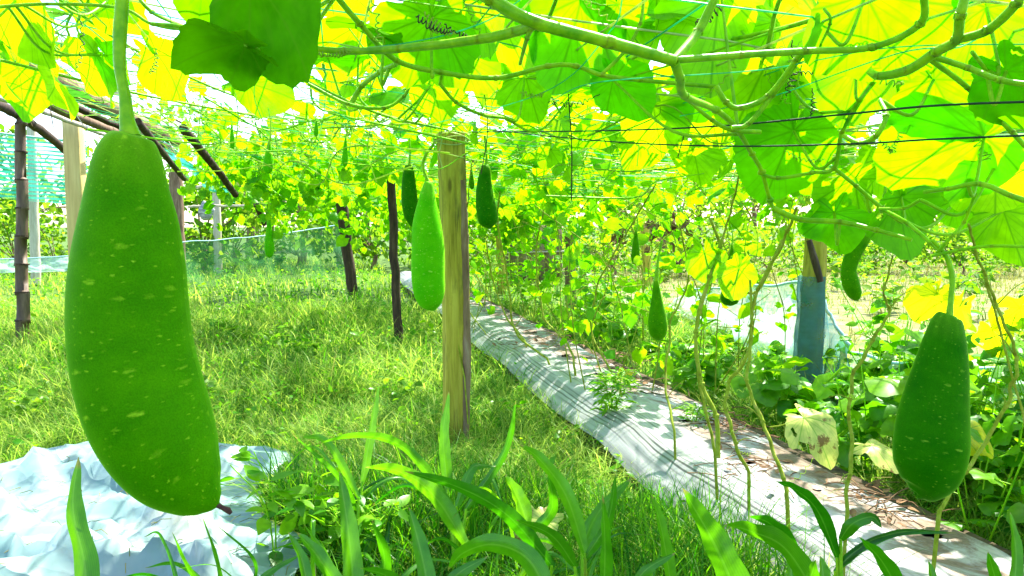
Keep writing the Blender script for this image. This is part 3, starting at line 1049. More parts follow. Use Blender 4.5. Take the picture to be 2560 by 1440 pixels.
# ------------------------------------------------------------------ gourds
def catmull_r(pts, rr, n=8):
    return smooth(pts, n, rr)


def gourd(spine, radii, stalk, stalk_r, mat, label, group="bottle gourds hanging from the trellis", scar=True, seg=36, n=8, hair=0.0):
    base = np.array(spine[0])
    t = thing("bottle_gourd", base, label, "gourd", group)
    P, rr = catmull_r(spine, radii, n)
    rr = np.maximum(rr, 0.0006)
    b = MB()
    T = np.gradient(P, axis=0)
    T /= np.linalg.norm(T, axis=1)[:, None] + 1e-9
    A = unit(np.cross(T[0], [0, 1, 0]))
    ang = np.linspace(0, 2 * math.pi, seg + 1)
    L = np.concatenate([[0], np.cumsum(np.linalg.norm(np.diff(P, axis=0), axis=1))])
    V = np.zeros((len(P), seg + 1, 3))
    uv = np.zeros((len(P), seg + 1, 2))
    lump = random.uniform(0, 50)
    for i in range(len(P)):
        A = unit(A - T[i] * (A @ T[i]))
        B = np.cross(T[i], A)
        for j, a in enumerate(ang):
            k = 1 + 0.018 * mnoise.noise((math.cos(a) * 1.3 + lump, math.sin(a) * 1.3, L[i] * 7)) + 0.004 * mnoise.noise((math.cos(a) * 5, math.sin(a) * 5 + lump, L[i] * 25))
            V[i, j] = P[i] + rr[i] * k * (math.cos(a) * A + math.sin(a) * B)
            uv[i, j] = (j / seg, L[i] / L[-1])
    b.grid(V, uv)
    b.build("fruit_body", mat, t)
    s = MB()
    sp = smooth(stalk, 8)
    s.tube(sp, stalk_r, 10, wob=0.03)
    s.build("stalk", M["stem"], t)
    if scar:
        k = MB()
        d = unit(P[-1] - P[-3])
        e = P[-1]
        r = radii[len(radii) // 2] * 0.06
        k.tube([e - d * r, e + d * r * 1.2, e + d * r * 2.2 + np.array([r, 0, -r * 0.3]), e + d * r * 2.8 + np.array([r * 1.4, 0, -r])], [r * 0.9, r * 0.7, r * 1.1, r * 0.5], 8, wob=0.25)
        k.build("blossom_scar", M["scar"], t)
    return t


def pg(path, d):
    return [at(x, y, d) for x, y in path]


D = 1.12
k_ = D / FPX
gourd(pg([(327, 333), (326, 337), (324, 350), (321, 400), (320, 470), (323, 560), (322, 660), (322, 760), (331, 870), (352, 970), (390, 1075), (440, 1165), (492, 1225), (530, 1254), (546, 1264)], D),
      [x * k_ for x in (6, 32, 58, 80, 95, 115, 131, 139, 144, 146, 140, 118, 78, 34, 4)],
      pg([(314, -160), (306, 0), (300, 90), (300, 170), (312, 240), (318, 300), (326, 342)], D),
      [x * k_ for x in (14, 16, 17, 15, 13, 15, 19, 26)], M["gourd_a"],
      "biggest bottle gourd, curved, hanging close in front of the tarpaulin", seg=56, n=9)

D = 1.8
k_ = D / FPX
gourd(pg([(2372, 786), (2371, 789), (2368, 800), (2362, 850), (2354, 910), (2342, 980), (2332, 1050), (2326, 1120), (2318, 1180), (2304, 1218), (2292, 1234), (2288, 1237)], D),
      [x * k_ for x in (4, 20, 34, 48, 60, 72, 82, 86, 76, 52, 22, 3)],
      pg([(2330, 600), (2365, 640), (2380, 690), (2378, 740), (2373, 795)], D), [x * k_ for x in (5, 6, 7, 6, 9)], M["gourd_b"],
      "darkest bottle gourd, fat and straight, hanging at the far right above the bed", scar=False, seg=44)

D = 3.3
k_ = D / FPX
gourd(pg([(1072, 453), (1072, 455), (1071, 462), (1068, 500), (1067, 560), (1070, 620), (1070, 680), (1073, 730), (1077, 760), (1079, 774), (1079, 777)], D),
      [x * k_ for x in (3, 8, 13, 22, 36, 41, 42, 39, 28, 12, 2)],
      pg([(1085, 360), (1066, 385), (1058, 410), (1062, 435), (1072, 458)], D), [x * k_ for x in (4, 4, 4, 4, 6)], M["gourd_c"],
      "pale green bottle gourd hanging against the left side of the squared timber post", scar=False)
D = 4.0
k_ = D / FPX
gourd(pg([(1023, 412), (1023, 414), (1022, 424), (1022, 460), (1024, 500), (1029, 535), (1036, 560), (1040, 568)], D),
      [x * k_ for x in (2, 8, 13, 18, 21, 20, 12, 2)],
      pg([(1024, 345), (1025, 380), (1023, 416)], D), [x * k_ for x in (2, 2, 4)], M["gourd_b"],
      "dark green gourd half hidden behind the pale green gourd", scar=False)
D = 3.8
k_ = D / FPX
gourd(pg([(1216, 412), (1216, 414), (1214, 424), (1211, 460), (1213, 500), (1218, 535), (1222, 558), (1225, 572)], D),
      [x * k_ for x in (2, 8, 13, 19, 24, 26, 22, 2)],
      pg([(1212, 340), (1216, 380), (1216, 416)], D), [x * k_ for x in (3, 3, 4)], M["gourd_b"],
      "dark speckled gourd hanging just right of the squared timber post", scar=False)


def small_gourd(top, bot, rpx, d, mat, label, stalk_top, bend=0.0, neck=0.45):
    k_ = d / FPX
    T, Bt = np.array(top, float), np.array(bot, float)
    nrm = np.array([-(Bt - T)[1], (Bt - T)[0]])
    sp, rr = [], []
    for u, f in ((0, 0.05), (0.01, neck * 0.5), (0.06, neck * 0.75), (0.3, neck + 0.15), (0.55, 0.88), (0.75, 1.0), (0.9, 0.82), (0.97, 0.45), (1, 0.05)):
        q = T + (Bt - T) * u + nrm * bend * math.sin(u * math.pi)
        sp.append(at(q[0], q[1], d))
        rr.append(rpx * f * k_)
    S = np.array(stalk_top, float)
    mid = (S + T) / 2 + [random.uniform(-4, 4), 0]
    gourd(sp, rr, pg([tuple(S), tuple(mid), (T[0], T[1] + 3)], d), [rpx * 0.13 * k_, rpx * 0.13 * k_, rpx * 0.24 * k_], mat, label, scar=False, seg=22, n=5)


small_gourd((1640, 700), (1646, 852), 24, 3.6, M["gourd_a"], "slender green gourd hanging low over the weeds beside the bed", (1655, 600), 0.0, 0.4)
small_gourd((1830, 612), (1828, 705), 11, 3.7, M["gourd_a"], "thin upright gourd behind two hanging yellow green leaves", (1826, 560))
small_gourd((1822, 690), (1826, 765), 23, 3.3, M["gourd_b"], "stubby dark gourd half covered by a yellow green leaf", (1830, 640), 0.0, 0.7)
small_gourd((2172, 590), (2145, 752), 21, 2.5, M["gourd_a"], "bent young gourd hanging right of the blue netted post", (2185, 560), 0.22, 0.75)
small_gourd((1590, 575), (1588, 662), 11, 5.0, M["gourd_a"], "small thin gourd hanging near the withered brown leaves", (1592, 540))
small_gourd((673, 355), (670, 434), 13, 4.6, M["gourd_c"], "pale small gourd with a long neck under the left trellis", (676, 322))
small_gourd((579, 312), (582, 372), 6.5, 4.6, M["gourd_c"], "tiny new gourd left of the pale long necked one", (576, 296))
small_gourd((864, 345), (862, 418), 8, 4.9, M["gourd_c"], "tiny slim gourd above the short dark leaning post", (866, 318))
small_gourd((672, 545), (674, 645), 12, 8.5, M["gourd_c"], "far gourd hanging in front of the green net fence", (668, 510))
small_gourd((728, 495), (727, 530), 9, 9.5, M["gourd_a"], "smallest far gourd hidden among the leaves above the green net", (729, 470))
small_gourd((791, 300), (790, 342), 6, 4.2, M["gourd_c"], "tiny pale bud of a gourd high in the left trellis", (792, 285))
small_gourd((1178, 418), (1180, 474), 7, 6.0, M["gourd_a"], "tiny far gourd peeping out right beside the squared timber post", (1180, 392))


# ------------------------------------------------------------------ leaves
def leaf_shape(res, nang, seed, cup=0.25, holes=0):
    """gourd leaf, attached at the origin, tip along +Y (length about 1), upper side +Z"""
    r_ = random.Random(seed)
    th = np.linspace(-math.pi, math.pi, nang + 1)
    c, rad = 0.24, 0.5
    rho = c * np.cos(th) + np.sqrt(rad ** 2 - (c * np.sin(th)) ** 2)
    a = np.abs(th)
    rho = np.where(a > 2.45, rho + 0.16 * np.sin(np.clip((a - 2.45) / 0.69, 0, 1) * math.pi), rho)
    rho *= 1 - 0.8 * np.exp(-((math.pi - a) / 0.16) ** 2)
    rho *= 1 + 0.06 * np.cos(5 * th + 0.0) + 0.05 * np.cos(3 * th + r_.uniform(0, 6))
    rho += 0.012 * np.cos(th * 31) + np.array([r_.uniform(-.012, .012) for _ in th])
    rho[-1] = rho[0]
    ph = r_.uniform(0, 6)
    ph2 = r_.uniform(0, 6)
    fold = r_.uniform(-0.1, 0.25)
    V = np.zeros((res + 1, nang + 1, 3))
    uv = np.zeros((res + 1, nang + 1, 2))
    for i in range(res + 1):
        f = (i / res) ** 0.85
        rr = rho * f
        x, y = rr * np.sin(th), rr * np.cos(th)
        z = -cup * rr ** 2 + 0.05 * rr * np.abs(np.sin(3.5 * th)) - 0.02 * rr
        z += 0.05 * f ** 2 * np.sin(4 * th + ph) + 0.035 * f ** 3 * np.sin(7 * th + ph2)
        z += fold * np.abs(x) * 0.8 - cup * 0.4 * np.maximum(y, 0) ** 2
        V[i] = np.stack([x, y, z], 1)
        uv[i] = np.stack([x, y], 1)
    keep = np.ones((res, nang), bool)
    for _ in range(holes):
        i0, j0 = r_.randint(res // 3, res - 2), r_.randint(2, nang - 3)
        for di in range(r_.randint(1, 3)):
            for dj in range(r_.randint(1, 4)):
                if i0 + di < res and j0 + dj < nang:
                    keep[i0 + di, j0 + dj] = False
    return V, uv, keep


LV = [leaf_shape(3, 26, 100 + k, random.uniform(0.1, 0.45)) for k in range(10)]
LVS = [leaf_shape(2, 12, 200 + k, random.uniform(0.1, 0.5)) for k in range(8)]


def frame(normal, tip):
    n = unit(normal)
    t = np.asarray(tip, float)
    t = unit(t - n * (t @ n))
    return np.stack([np.cross(t, n), t, n], 0)


def put_leaf(b, shape, pos, normal, tip, size, tint):
    V, uv, keep = shape
    F = frame(normal, tip)
    b.grid((V * size) @ F + np.asarray(pos), uv, tint, keep)


def rand_normal(spread, bias=SUN):
    return unit(bias + spread * rng.standard_normal(3))


# canopy height over the rows
def zc(s, y):
    return float(np.interp(s, [-2.4, -0.8, 0.68, 1.6, 3.0], [2.25, 1.92, 1.70, 1.58, 1.52]))


def canopy_pt(s, y, dz=0.0):
    return bedp(s, y, zc(s, y) + dz)


def coil(p0, p1, turns, r, rw, n=9, tight=1.0):
    """straight pull then corkscrew from p0 to p1"""
    p0, p1 = np.array(p0, float), np.array(p1, float)
    d = unit(p1 - p0)
    a = unit(np.cross(d, [0.2, 0.5, 0.9]))
    c = np.cross(d, a)
    t = np.linspace(0, 1, int(turns * n) + 2)
    env = np.clip(t * 6, 0, 1) * np.clip((1 - t) * 6 + 0.3, 0, 1)
    jit = random.uniform(0, 90)
    nz_ = np.array([mnoise.noise((q * turns * 0.7, jit, 0)) for q in t])
    ph = (t + 0.35 / turns * nz_) * turns * 2 * math.pi
    env = env * (0.75 + 0.9 * nz_)
    sag = np.sin(t * math.pi)[:, None] * np.array([0.1 * math.sin(jit), 0, -0.12]) * np.linalg.norm(p1 - p0)
    return sag + p0 + np.outer(t, p1 - p0) + (np.outer(np.cos(ph) * env, a) + np.outer(np.sin(ph) * env, c)) * r


# ------------------------------------------------------------------ near vines with their own leaves
HV = {}


def near_vine(key, label, stems, mat=None):
    """stems: list of (pixel path with depth per point, width px list)"""
    p0 = at(*stems[0][0][0])
    t = thing("gourd_vine", p0, label, "vine", "gourd vines on the trellis")
    b = MB()
    allp = []
    for path, wd in stems:
        P = np.array([at(*q) for q in path])
        P = smooth(P, 8)
        ds = np.array([q[2] for q in path])
        r = [0.5 * w_ * np.mean(ds) / FPX for w_ in wd]
        b.tube(P, r, 10, wob=0.04)
        for q in P[4::9]:
            pass
        for q in path[1:-1]:                     # swollen joints
            c = at(*q)
            rr = np.interp(0.5, [0, 1], [r[0], r[-1]]) * random.uniform(1.05, 1.3)
            b.tube([c - [rr, 0, 0], c, c + [rr, 0, 0]], [rr * .7, rr, rr * .7], 8)
        allp.append(P)
    b.build("stem", mat or M["stem"], t)
    HV[key] = (t, np.vstack(allp))
    return t


near_vine("a", "thick pale green vine crossing high in front of the sunlit leaves", [
    ([(1170, -40, 1.25), (1230, 0, 1.25), (1335, 55, 1.25), (1520, 105, 1.3), (1685, 152, 1.35)], (30, 34, 32, 30)),
    ([(1340, 60, 1.25), (1290, 78, 1.3), (1200, 98, 1.35), (1000, 122, 1.45), (860, 128, 1.5), (755, 118, 1.5)], (24, 24, 20, 16)),
    ([(1335, 60, 1.25), (1318, 95, 1.3), (1300, 160, 1.5)], (14, 10)),
    ([(1685, 152, 1.35), (1745, 80, 1.4), (1790, -10, 1.4)], (22, 24, 22)),
    ([(1690, 150, 1.35), (1850, 138, 1.4), (2010, 128, 1.45), (2180, 118, 1.45), (2300, 60, 1.4), (2310, -20, 1.35)], (18, 18, 18, 20)),
    ([(1685, 155, 1.35), (1700, 195, 1.4), (1712, 240, 1.5), (1790, 275, 1.7), (1840, 320, 1.8), (1880, 385, 1.9), (1905, 430, 1.95), (1925, 500, 2.0), (1945, 545, 2.0)], (20, 16, 12, 11)),
])
near_vine("b", "arching vine with long loops below the thick crossing vine", [
    ([(840, -10, 1.6), (900, 60, 1.65), (990, 150, 1.75), (1100, 180, 1.85), (1240, 195, 1.9), (1370, 165, 1.9), (1440, 165, 1.9), (1505, 188, 1.9), (1600, 200, 1.95), (1800, 218, 2.0)], (14, 13, 12, 12)),
    ([(1500, 190, 1.9), (1560, 130, 1.9), (1600, 60, 1.9), (1610, -20, 1.9)], (10, 9, 8)),
    ([(1100, 210, 2.0), (1140, 255, 2.1), (1200, 285, 2.2), (1260, 295, 2.3)], (9, 9)),
    ([(880, 255, 2.0), (905, 215, 2.0), (950, 180, 1.9), (990, 160, 1.8)], (14, 12)),
    ([(770, 210, 2.1), (870, 260, 2.1), (960, 270, 2.1), (1010, 240, 2.1), (1030, 200, 2.0)], (9, 8)),
    ([(380, 60, 1.9), (470, 70, 1.9), (600, 110, 2.0), (760, 200, 2.2), (950, 285, 2.6), (1120, 325, 3.0)], (9, 8, 8)),
])
near_vine("c", "vine with doubled hooked leaf stalks over the black cords", [
    ([(1790, 215, 1.7), (1815, 255, 1.7), (1850, 270, 1.7), (1920, 240, 1.7), (1990, 150, 1.65), (2040, 60, 1.6), (2050, 0, 1.6)], (14, 15, 13)),
    ([(1830, 320, 1.7), (1870, 310, 1.7), (1930, 240, 1.7), (2010, 130, 1.65), (2055, 40, 1.6)], (13, 13, 11)),
    ([(1720, 250, 1.8), (1780, 300, 1.8), (1830, 325, 1.8), (1900, 330, 1.85)], (10, 12)),
    ([(1895, 432, 1.95), (1945, 445, 1.95), (2030, 432, 1.95), (2085, 420, 1.95), (2105, 330, 1.9), (2150, 250, 1.85), (2188, 200, 1.8)], (9, 9, 11, 13)),
    ([(2085, 420, 1.95), (2140, 465, 1.95), (2205, 520, 1.95), (2270, 560, 1.9), (2330, 610, 1.85), (2375, 648, 1.8)], (10, 11, 9)),
    ([(1930, 520, 2.0), (2000, 548, 2.0), (2100, 555, 2.0), (2190, 575, 1.95), (2280, 600, 1.9)], (16, 14, 10)),
    ([(2330, 640, 1.8), (2400, 625, 1.75), (2480, 615, 1.7), (2600, 618, 1.65)], (8, 8, 8)),
    ([(2340, 635, 1.8), (2380, 590, 1.75), (2410, 555, 1.75), (2440, 480, 1.7)], (9, 8)),
])
near_vine("d", "stout hooked vine under the big leaf in the upper right corner", [
    ([(2175, 180, 1.5), (2200, 190, 1.45), (2270, 175, 1.4), (2340, 130, 1.35), (2390, 100, 1.3), (2400, 40, 1.25), (2420, -30, 1.25)], (20, 26, 24, 22)),
    ([(2395, 100, 1.3), (2470, 75, 1.25), (2540, 10, 1.2), (2560, -40, 1.2)], (22, 24, 22)),
    ([(2330, 140, 1.4), (2420, 170, 1.4), (2500, 200, 1.35), (2600, 215, 1.3)], (16, 16, 14)),
    ([(2320, 145, 1.4), (2420, 220, 1.5), (2530, 330, 1.5), (2620, 430, 1.5)], (14, 14, 12)),
    ([(2430, 130, 1.4), (2500, 220, 1.5), (2560, 300, 1.5)], (10, 8)),
    ([(2110, 340, 1.7), (2150, 358, 1.65), (2190, 340, 1.6), (2215, 290, 1.6), (2200, 250, 1.65)], (13, 14, 11)),
    ([(2310, 480, 1.7), (2370, 472, 1.65), (2450, 460, 1.6), (2530, 490, 1.55), (2620, 520, 1.5)], (10, 13, 14)),
    ([(2300, 500, 1.75), (2260, 520, 1.8), (2200, 522, 1.9)], (9, 8)),
    ([(2060, 20, 1.5), (2075, 60, 1.5), (2030, 150, 1.7)], (8, 7)),
])
near_vine("e", "thin vine with small leaves high at the left around the gourd stalk", [
    ([(-40, 20, 2.2), (120, 10, 2.2), (300, 20, 2.2), (380, 60, 2.2), (470, 70, 2.2), (560, 20, 2.1)], (9, 8, 8)),
    ([(330, -30, 1.9), (380, 30, 1.9), (470, 70, 2.2)], (10, 9)),
])
near_vine("g", "thin bare vine slanting from the far left under the trellis strings", [([(0, 150, 2.8), (200, 200, 3.0), (420, 250, 3.4), (700, 300, 4.2)], (7, 6, 5))])
near_vine("h", "thin bare vine running from above the biggest gourd towards the timber post", [([(150, 0, 2.6), (330, 120, 3.0), (560, 230, 3.6), (800, 310, 4.4)], (7, 6, 5))])


def hero_leaf(key, px, py, rpx, d, tipdeg=None, normal=None, mat="leaf", tint=None, cup=0.2, seed=0, holes=0, res=9, nang=56):
    t, sp = HV[key]
    c = at(px, py, d)
    size = 2 * rpx * d / FPX
    n = rand_normal(0.28) if normal is None else unit(normal)
    a = R(random.uniform(-170, -10) if tipdeg is None else tipdeg)
    tip = unit(RT * math.cos(a) + UPV * math.sin(a) + np.array([0, random.uniform(-.2, .2), 0]))
    F = frame(n, tip)
    pos = c - F[1] * size * 0.24
    b = MB()
    V, uv, keep = leaf_shape(res, nang, seed or random.randint(0, 99999), cup, holes)
    b.grid((V * size) @ F + pos, uv, random.random() if tint is None else tint, keep)
    o = b.build("leaf", M[mat], t)
    j = np.argmin(np.linalg.norm(sp - pos, axis=1))
    q = sp[j]
    if np.linalg.norm(q - pos) < 0.5:
        m = MB()
        mid = (q + pos) / 2 + np.array([0, 0, -0.04]) - F[2] * 0.04
        m.tube(smooth([q, mid, pos], 7), [0.0045, 0.0035], 8)
        m.build("leaf_stalk", M["stem"], o)
    return o


FAC = unit([0.25, 0.75, 0.6])     # upper face turned to the sun, underside to the viewer
# (vine, px, py, radius px, depth, tip angle, normal, material, tint)
hero_leaf("b", 690, 5, 172, 1.22, -60, (0.15, 0.75, 0.5), "leaf_dark", 0.3, 0.55, 11)
hero_leaf("b", 570, 105, 110, 1.2, -150, (0.3, 0.45, 0.85), "leaf_dark", 0.9, 0.5, 12)
hero_leaf("e", 505, -5, 75, 1.5, -110, (0.2, 0.6, 0.6), "leaf_dark", 0.9, 0.3, 13)
HL = [("d", 2200, 55, 170, 1.55, -80, "leaf", .1), ("d", 2490, 60, 130, 1.5, -60, "leaf", .2), ("a", 1440, 60, 140, 2.1, -100, "leaf", .1),
      ("a", 1560, 225, 85, 2.1, -50, "leaf", .0), ("a", 1790, 50, 150, 2.0, -90, "leaf", .95), ("c", 1900, 190, 150, 2.1, -120, "leaf", .9),
      ("c", 2130, 220, 95, 1.85, -100, "leaf", .2), ("d", 2360, 245, 120, 1.7, -70, "leaf", .15), ("d", 2545, 215, 110, 1.45, -60, "leaf_dark", .6),
      ("c", 1960, 380, 130, 2.15, -90, "leaf", .15), ("d", 2370, 370, 175, 1.75, -140, "leaf", .2), ("c", 2100, 490, 115, 2.1, -110, "leaf", .6),
      ("c", 2250, 540, 105, 2.05, -60, "leaf", .4), ("c", 2090, 560, 85, 2.1, -90, "leaf", .3), ("d", 2490, 440, 120, 1.8, -80, "leaf", .9),
      ("a", 1640, 300, 85, 2.6, -90, "leaf", .9), ("a", 1250, 50, 130, 2.2, -70, "leaf", .8), ("b", 1060, 90, 130, 1.9, -110, "leaf", .2),
      ("b", 920, 70, 95, 1.8, -120, "leaf_dark", .7), ("b", 1320, 215, 85, 2.5, -60, "leaf", .3), ("b", 1090, 240, 70, 2.6, -90, "leaf", .4),
      ("a", 1740, 400, 75, 3.0, -100, "leaf", .8), ("b", 1470, 240, 85, 2.6, -80, "leaf", .3), ("e", 70, 55, 110, 2.4, -90, "leaf", .9),
      ("e", 240, 160, 80, 2.7, -120, "leaf", .9), ("e", 420, 170, 80, 2.8, -70, "leaf", .9), ("a", 1560, 60, 120, 2.3, -95, "leaf", .95),
      ("a", 1680, 20, 120, 2.2, -75, "leaf", .95), ("c", 2060, 110, 110, 2.2, -100, "leaf", .9), ("d", 2420, 160, 90, 2.1, -80, "leaf", .9),
      ("d", 2290, 150, 120, 2.3, -80, "leaf", .95), ("c", 1880, 60, 130, 2.4, -80, "leaf", .9), ("a", 1770, 270, 95, 2.6, -80, "leaf", .95),
      ("c", 2000, 250, 120, 2.5, -80, "leaf", .95), ("a", 1150, 130, 100, 2.3, -60, "leaf", .5), ("b", 1200, 10, 110, 2.0, -80, "leaf", .6),
      ("d", 2250, 430, 110, 2.2, -80, "leaf", .9), ("d", 2520, 560, 90, 2.0, -80, "leaf", .8), ("c", 2420, 520, 70, 2.1, -50, "leaf", .4)]
for i, (k, px, py, rp_, d, td, mt, ti) in enumerate(HL):
    hero_leaf(k, px, py, rp_, d, td + random.uniform(-15, 15), FAC + 0.28 * rng.standard_normal(3), mt, ti, random.uniform(.05, .35), 300 + i, holes=3 if i in (11, 12, 13) else (1 if i % 4 == 0 else 0))
for i in range(20):
    px, py = random.uniform(1180, 2600), random.uniform(-90, 330)
    if py > 60 + (px - 1180) * 0.26:
        continue
    hero_leaf(random.choice("abc") if px < 2000 else random.choice("cd"), px, py, random.uniform(80, 130), random.uniform(2.2, 3.0), None, FAC + 0.35 * rng.standard_normal(3), "leaf", random.uniform(.5, 1), random.uniform(0, .3), 500 + i, res=6, nang=44)
for i in range(24):
    px, py = random.uniform(-60, 1150), random.uniform(-60, 230)
    if 430 < px < 820 and py < 200:
        continue
    hero_leaf("e" if px < 700 else "b", px, py, random.uniform(55, 95), random.uniform(2.3, 3.4), None, FAC + 0.4 * rng.standard_normal(3), "leaf", random.random(), random.uniform(0, .3), 700 + i, res=5, nang=36)
# unseen leaves added along the sun's line to shade two gourds and a leaf
i = 0
for (cx, cy, d, z1) in [(325, 500, 1.12, 0), (330, 700, 1.12, 0), (350, 900, 1.12, 0), (400, 1080, 1.12, 0), (330, 380, 1.12, 0), (2340, 950, 1.8, 0), (2330, 1100, 1.8, 0), (2370, 820, 1.8, 0), (640, 60, 1.2, 0)]:
    for rep_ in range(2):
        q = at(cx, cy, d) + rng.standard_normal(3) * [.03, .03, 0]
        t_ = (1.88 + .07 * rep_ + random.uniform(-.05, .05) - q[2]) / SUN[2]
        q = q + SUN * t_
        px, py, dd = proj(q)
        if py > -130 and 0 < px < 2560:
            continue
        hero_leaf("e" if cx < 1000 else "d", px, py, 0.5 * 0.3 * FPX / dd, dd, None, SUN + .15 * rng.standard_normal(3), "leaf_dark", .6, .15, 800 + i, res=5, nang=36)
        i += 1
# small hanging leaves over the bed
near_vine("f", "thin hanging shoot carrying two heart shaped leaves and a stubby gourd", [
    ([(1775, 545, 3.0), (1800, 610, 3.0), (1825, 690, 3.0), (1890, 730, 3.0), (1955, 600, 3.0)], (7, 8, 7)),
    ([(1805, 600, 3.0), (1775, 690, 3.0), (1740, 830, 3.0), (1755, 960, 2.95), (1790, 1040, 2.9), (1795, 1145, 2.85)], (10, 9, 12)),
], M["stem_dry"])
hero_leaf("f", 1765, 655, 50, 3.0, -80, (0.3, 0.9, 0.25), "leaf", .6, .2, 71)
hero_leaf("f", 1842, 695, 50, 2.95, -100, (0.2, 0.95, 0.25), "leaf", .9, .2, 72)


def tendrils(key, specs, mat):
    t, sp = HV[key]
    for (x0, y0, x1, y1, d, turns, r) in specs:
        b = MB()
        b.tube(coil(at(x0, y0, d), at(x1, y1, d), turns, r, 0.002), 0.0013, 5)
        b.build("tendril", M[mat], t)


tendrils("a", [(930, 0, 945, 105, 1.4, 7, .008), (1140, 85, 1060, 30, 1.5, 9, .01), (1300, 230, 1360, 235, 2.0, 8, .008), (880, 128, 780, 125, 1.48, 14, .005)], "tendril")
tendrils("a", [(1130, 80, 1040, 40, 1.45, 10, .008), (1170, 90, 1110, 60, 1.5, 6, .006), (1500, 235, 1370, 255, 2.1, 9, .007)], "tendril_dry")
tendrils("c", [(2225, 385, 2290, 280, 1.75, 13, .007), (2200, 350, 2230, 382, 1.75, 6, .006), (1960, 375, 2060, 400, 1.95, 9, .006)], "tendril")
tendrils("c", [(1980, 100, 1965, 240, 1.7, 8, .008), (1990, 180, 2090, 160, 1.75, 7, .006), (2110, 110, 2175, 70, 1.6, 8, .008), (1810, 10, 1740, 60, 1.6, 8, .009), (2030, 220, 2025, 290, 1.8, 7, .005)], "tendril_dry")
tendrils("d", [(2440, 330, 2475, 400, 1.7, 7, .009), (2260, 210, 2180, 180, 1.5, 5, .01)], "tendril")
tendrils("e", [(200, 40, 190, 170, 2.0, 7, .006), (390, 120, 375, 185, 2.2, 7, .008)], "tendril_dry")


# ------------------------------------------------------------------ canopy vines over the whole trellis
def dens(s, y):
    if s > 0.2:
        return 0.42 if y < 4.5 else 0.6
    if y < 4:
        return 0.22
    return 0.30 if y < 8 else 0.55


LABELS_V = "sprawling gourd vine lying along the trellis strings"
count = 0
for k in range(125):
    s0 = -2.3 + 5.8 * ((k * 0.618) % 1)
    y0 = 0.6 + 13.5 * ((k * 0.37) % 1)
    L_ = random.uniform(3, 5)
    n_ = int(L_ / 0.16)
    hd = random.uniform(-0.35, 0.35)
    P, s, y = [], s0, y0
    for i in range(n_):
        hd += random.uniform(-0.28, 0.28)
        hd *= 0.93
        s += 0.16 * math.sin(hd)
        y += 0.16 * math.cos(hd)
        s = min(max(s, -2.4), 3.6)
        if y > 15.5:
            break
        P.append(canopy_pt(s, y, 0.02 + 0.03 * math.sin(i * 0.9 + k) + random.uniform(-0.02, 0.03)))
    if len(P) < 6:
        continue
    P = np.array(P)
    b, f, te = MB(), MB(), []
    stem_P = smooth(P, 3)
    b.tube(stem_P, [0.006, 0.005, 0.004], 6)
    for _ in range(7 if P[0][1] < 7 else 3):     # bare side shoots
        q0 = P[random.randrange(len(P))]
        q2 = q0 + np.array([random.uniform(-.7, .7), random.uniform(-.7, .7), random.uniform(-.10, .04)])
        q2[2] = max(q2[2], canopy_pt(q2[0] - SK * q2[1], q2[1])[2] - .1)
        b.tube(smooth([q0, (q0 + q2) / 2 + rng.standard_normal(3) * .05, q2], 5), [.0035, .0018], 5, cap=False)
    nl = 0
    for i in range(len(P)):
        for rep in range(2 if P[i][1] < 7 else 3):
            s, y = P[i][0] - SK * P[i][1], P[i][1]
            if random.random() > dens(s, y) or s < -1.55:
                continue
            big = (0.17 if y < 3.5 else 0.125) if s > 0.2 else 0.105
            size = random.uniform(0.7, 1.25) * big * (1.1 if y > 7 else 1)
            a = random.uniform(0, 6.28)
            off = np.array([math.cos(a), math.sin(a), 0]) * random.uniform(0.05, 0.22) + [0, 0, random.uniform(-0.08, 0.2) if y < 8 else random.uniform(-0.3, 0.2)]
            pos = P[i] + off
            px, py, d = proj(pos)
            if d < 1.75 and py > -260 and -250 < px < 2800:
                continue
            if d < 3.2 and py > 260 and px < 1750:
                continue
            if d < 2.4 and 150 < px < 520 and py > 100:
                continue
            nrm = rand_normal(0.45)
            tip = unit(np.array([math.cos(a), math.sin(a), -0.6]) + 0.4 * rng.standard_normal(3))
            put_leaf(f, random.choice(LV if d < 6 else LVS), pos, nrm, tip, size, random.random())
            b.tube(smooth([P[i], (P[i] + pos) / 2 + [0, 0, -0.03], pos], 3), [0.003, 0.0022], 4, cap=False)
            nl += 1
        if random.random() < 0.45 and P[i][1] < 4.5 and P[i][1] > 1.2:
            q = P[i] + np.array([random.uniform(-.15, .15), random.uniform(-.1, .1), random.uniform(-.18, .05)])
            te.append((coil(P[i], q, random.randint(4, 8), 0.007, .001, 7), random.random()))
    if nl < 3:
        continue
    t = thing("gourd_vine", P[0], LABELS_V, "vine", "gourd vines along the trellis")
    b.build("stem", M["stem"], t)
    f.build("foliage", M["leaf"] if P[0][1] < 7 else M["leaf_small"], t)
    for pts, ti in te:
        q = MB()
        q.tube(pts, 0.0012, 4, cap=False, tint=ti)
        q.build("tendril", M["tendril"], t)
    count += 1

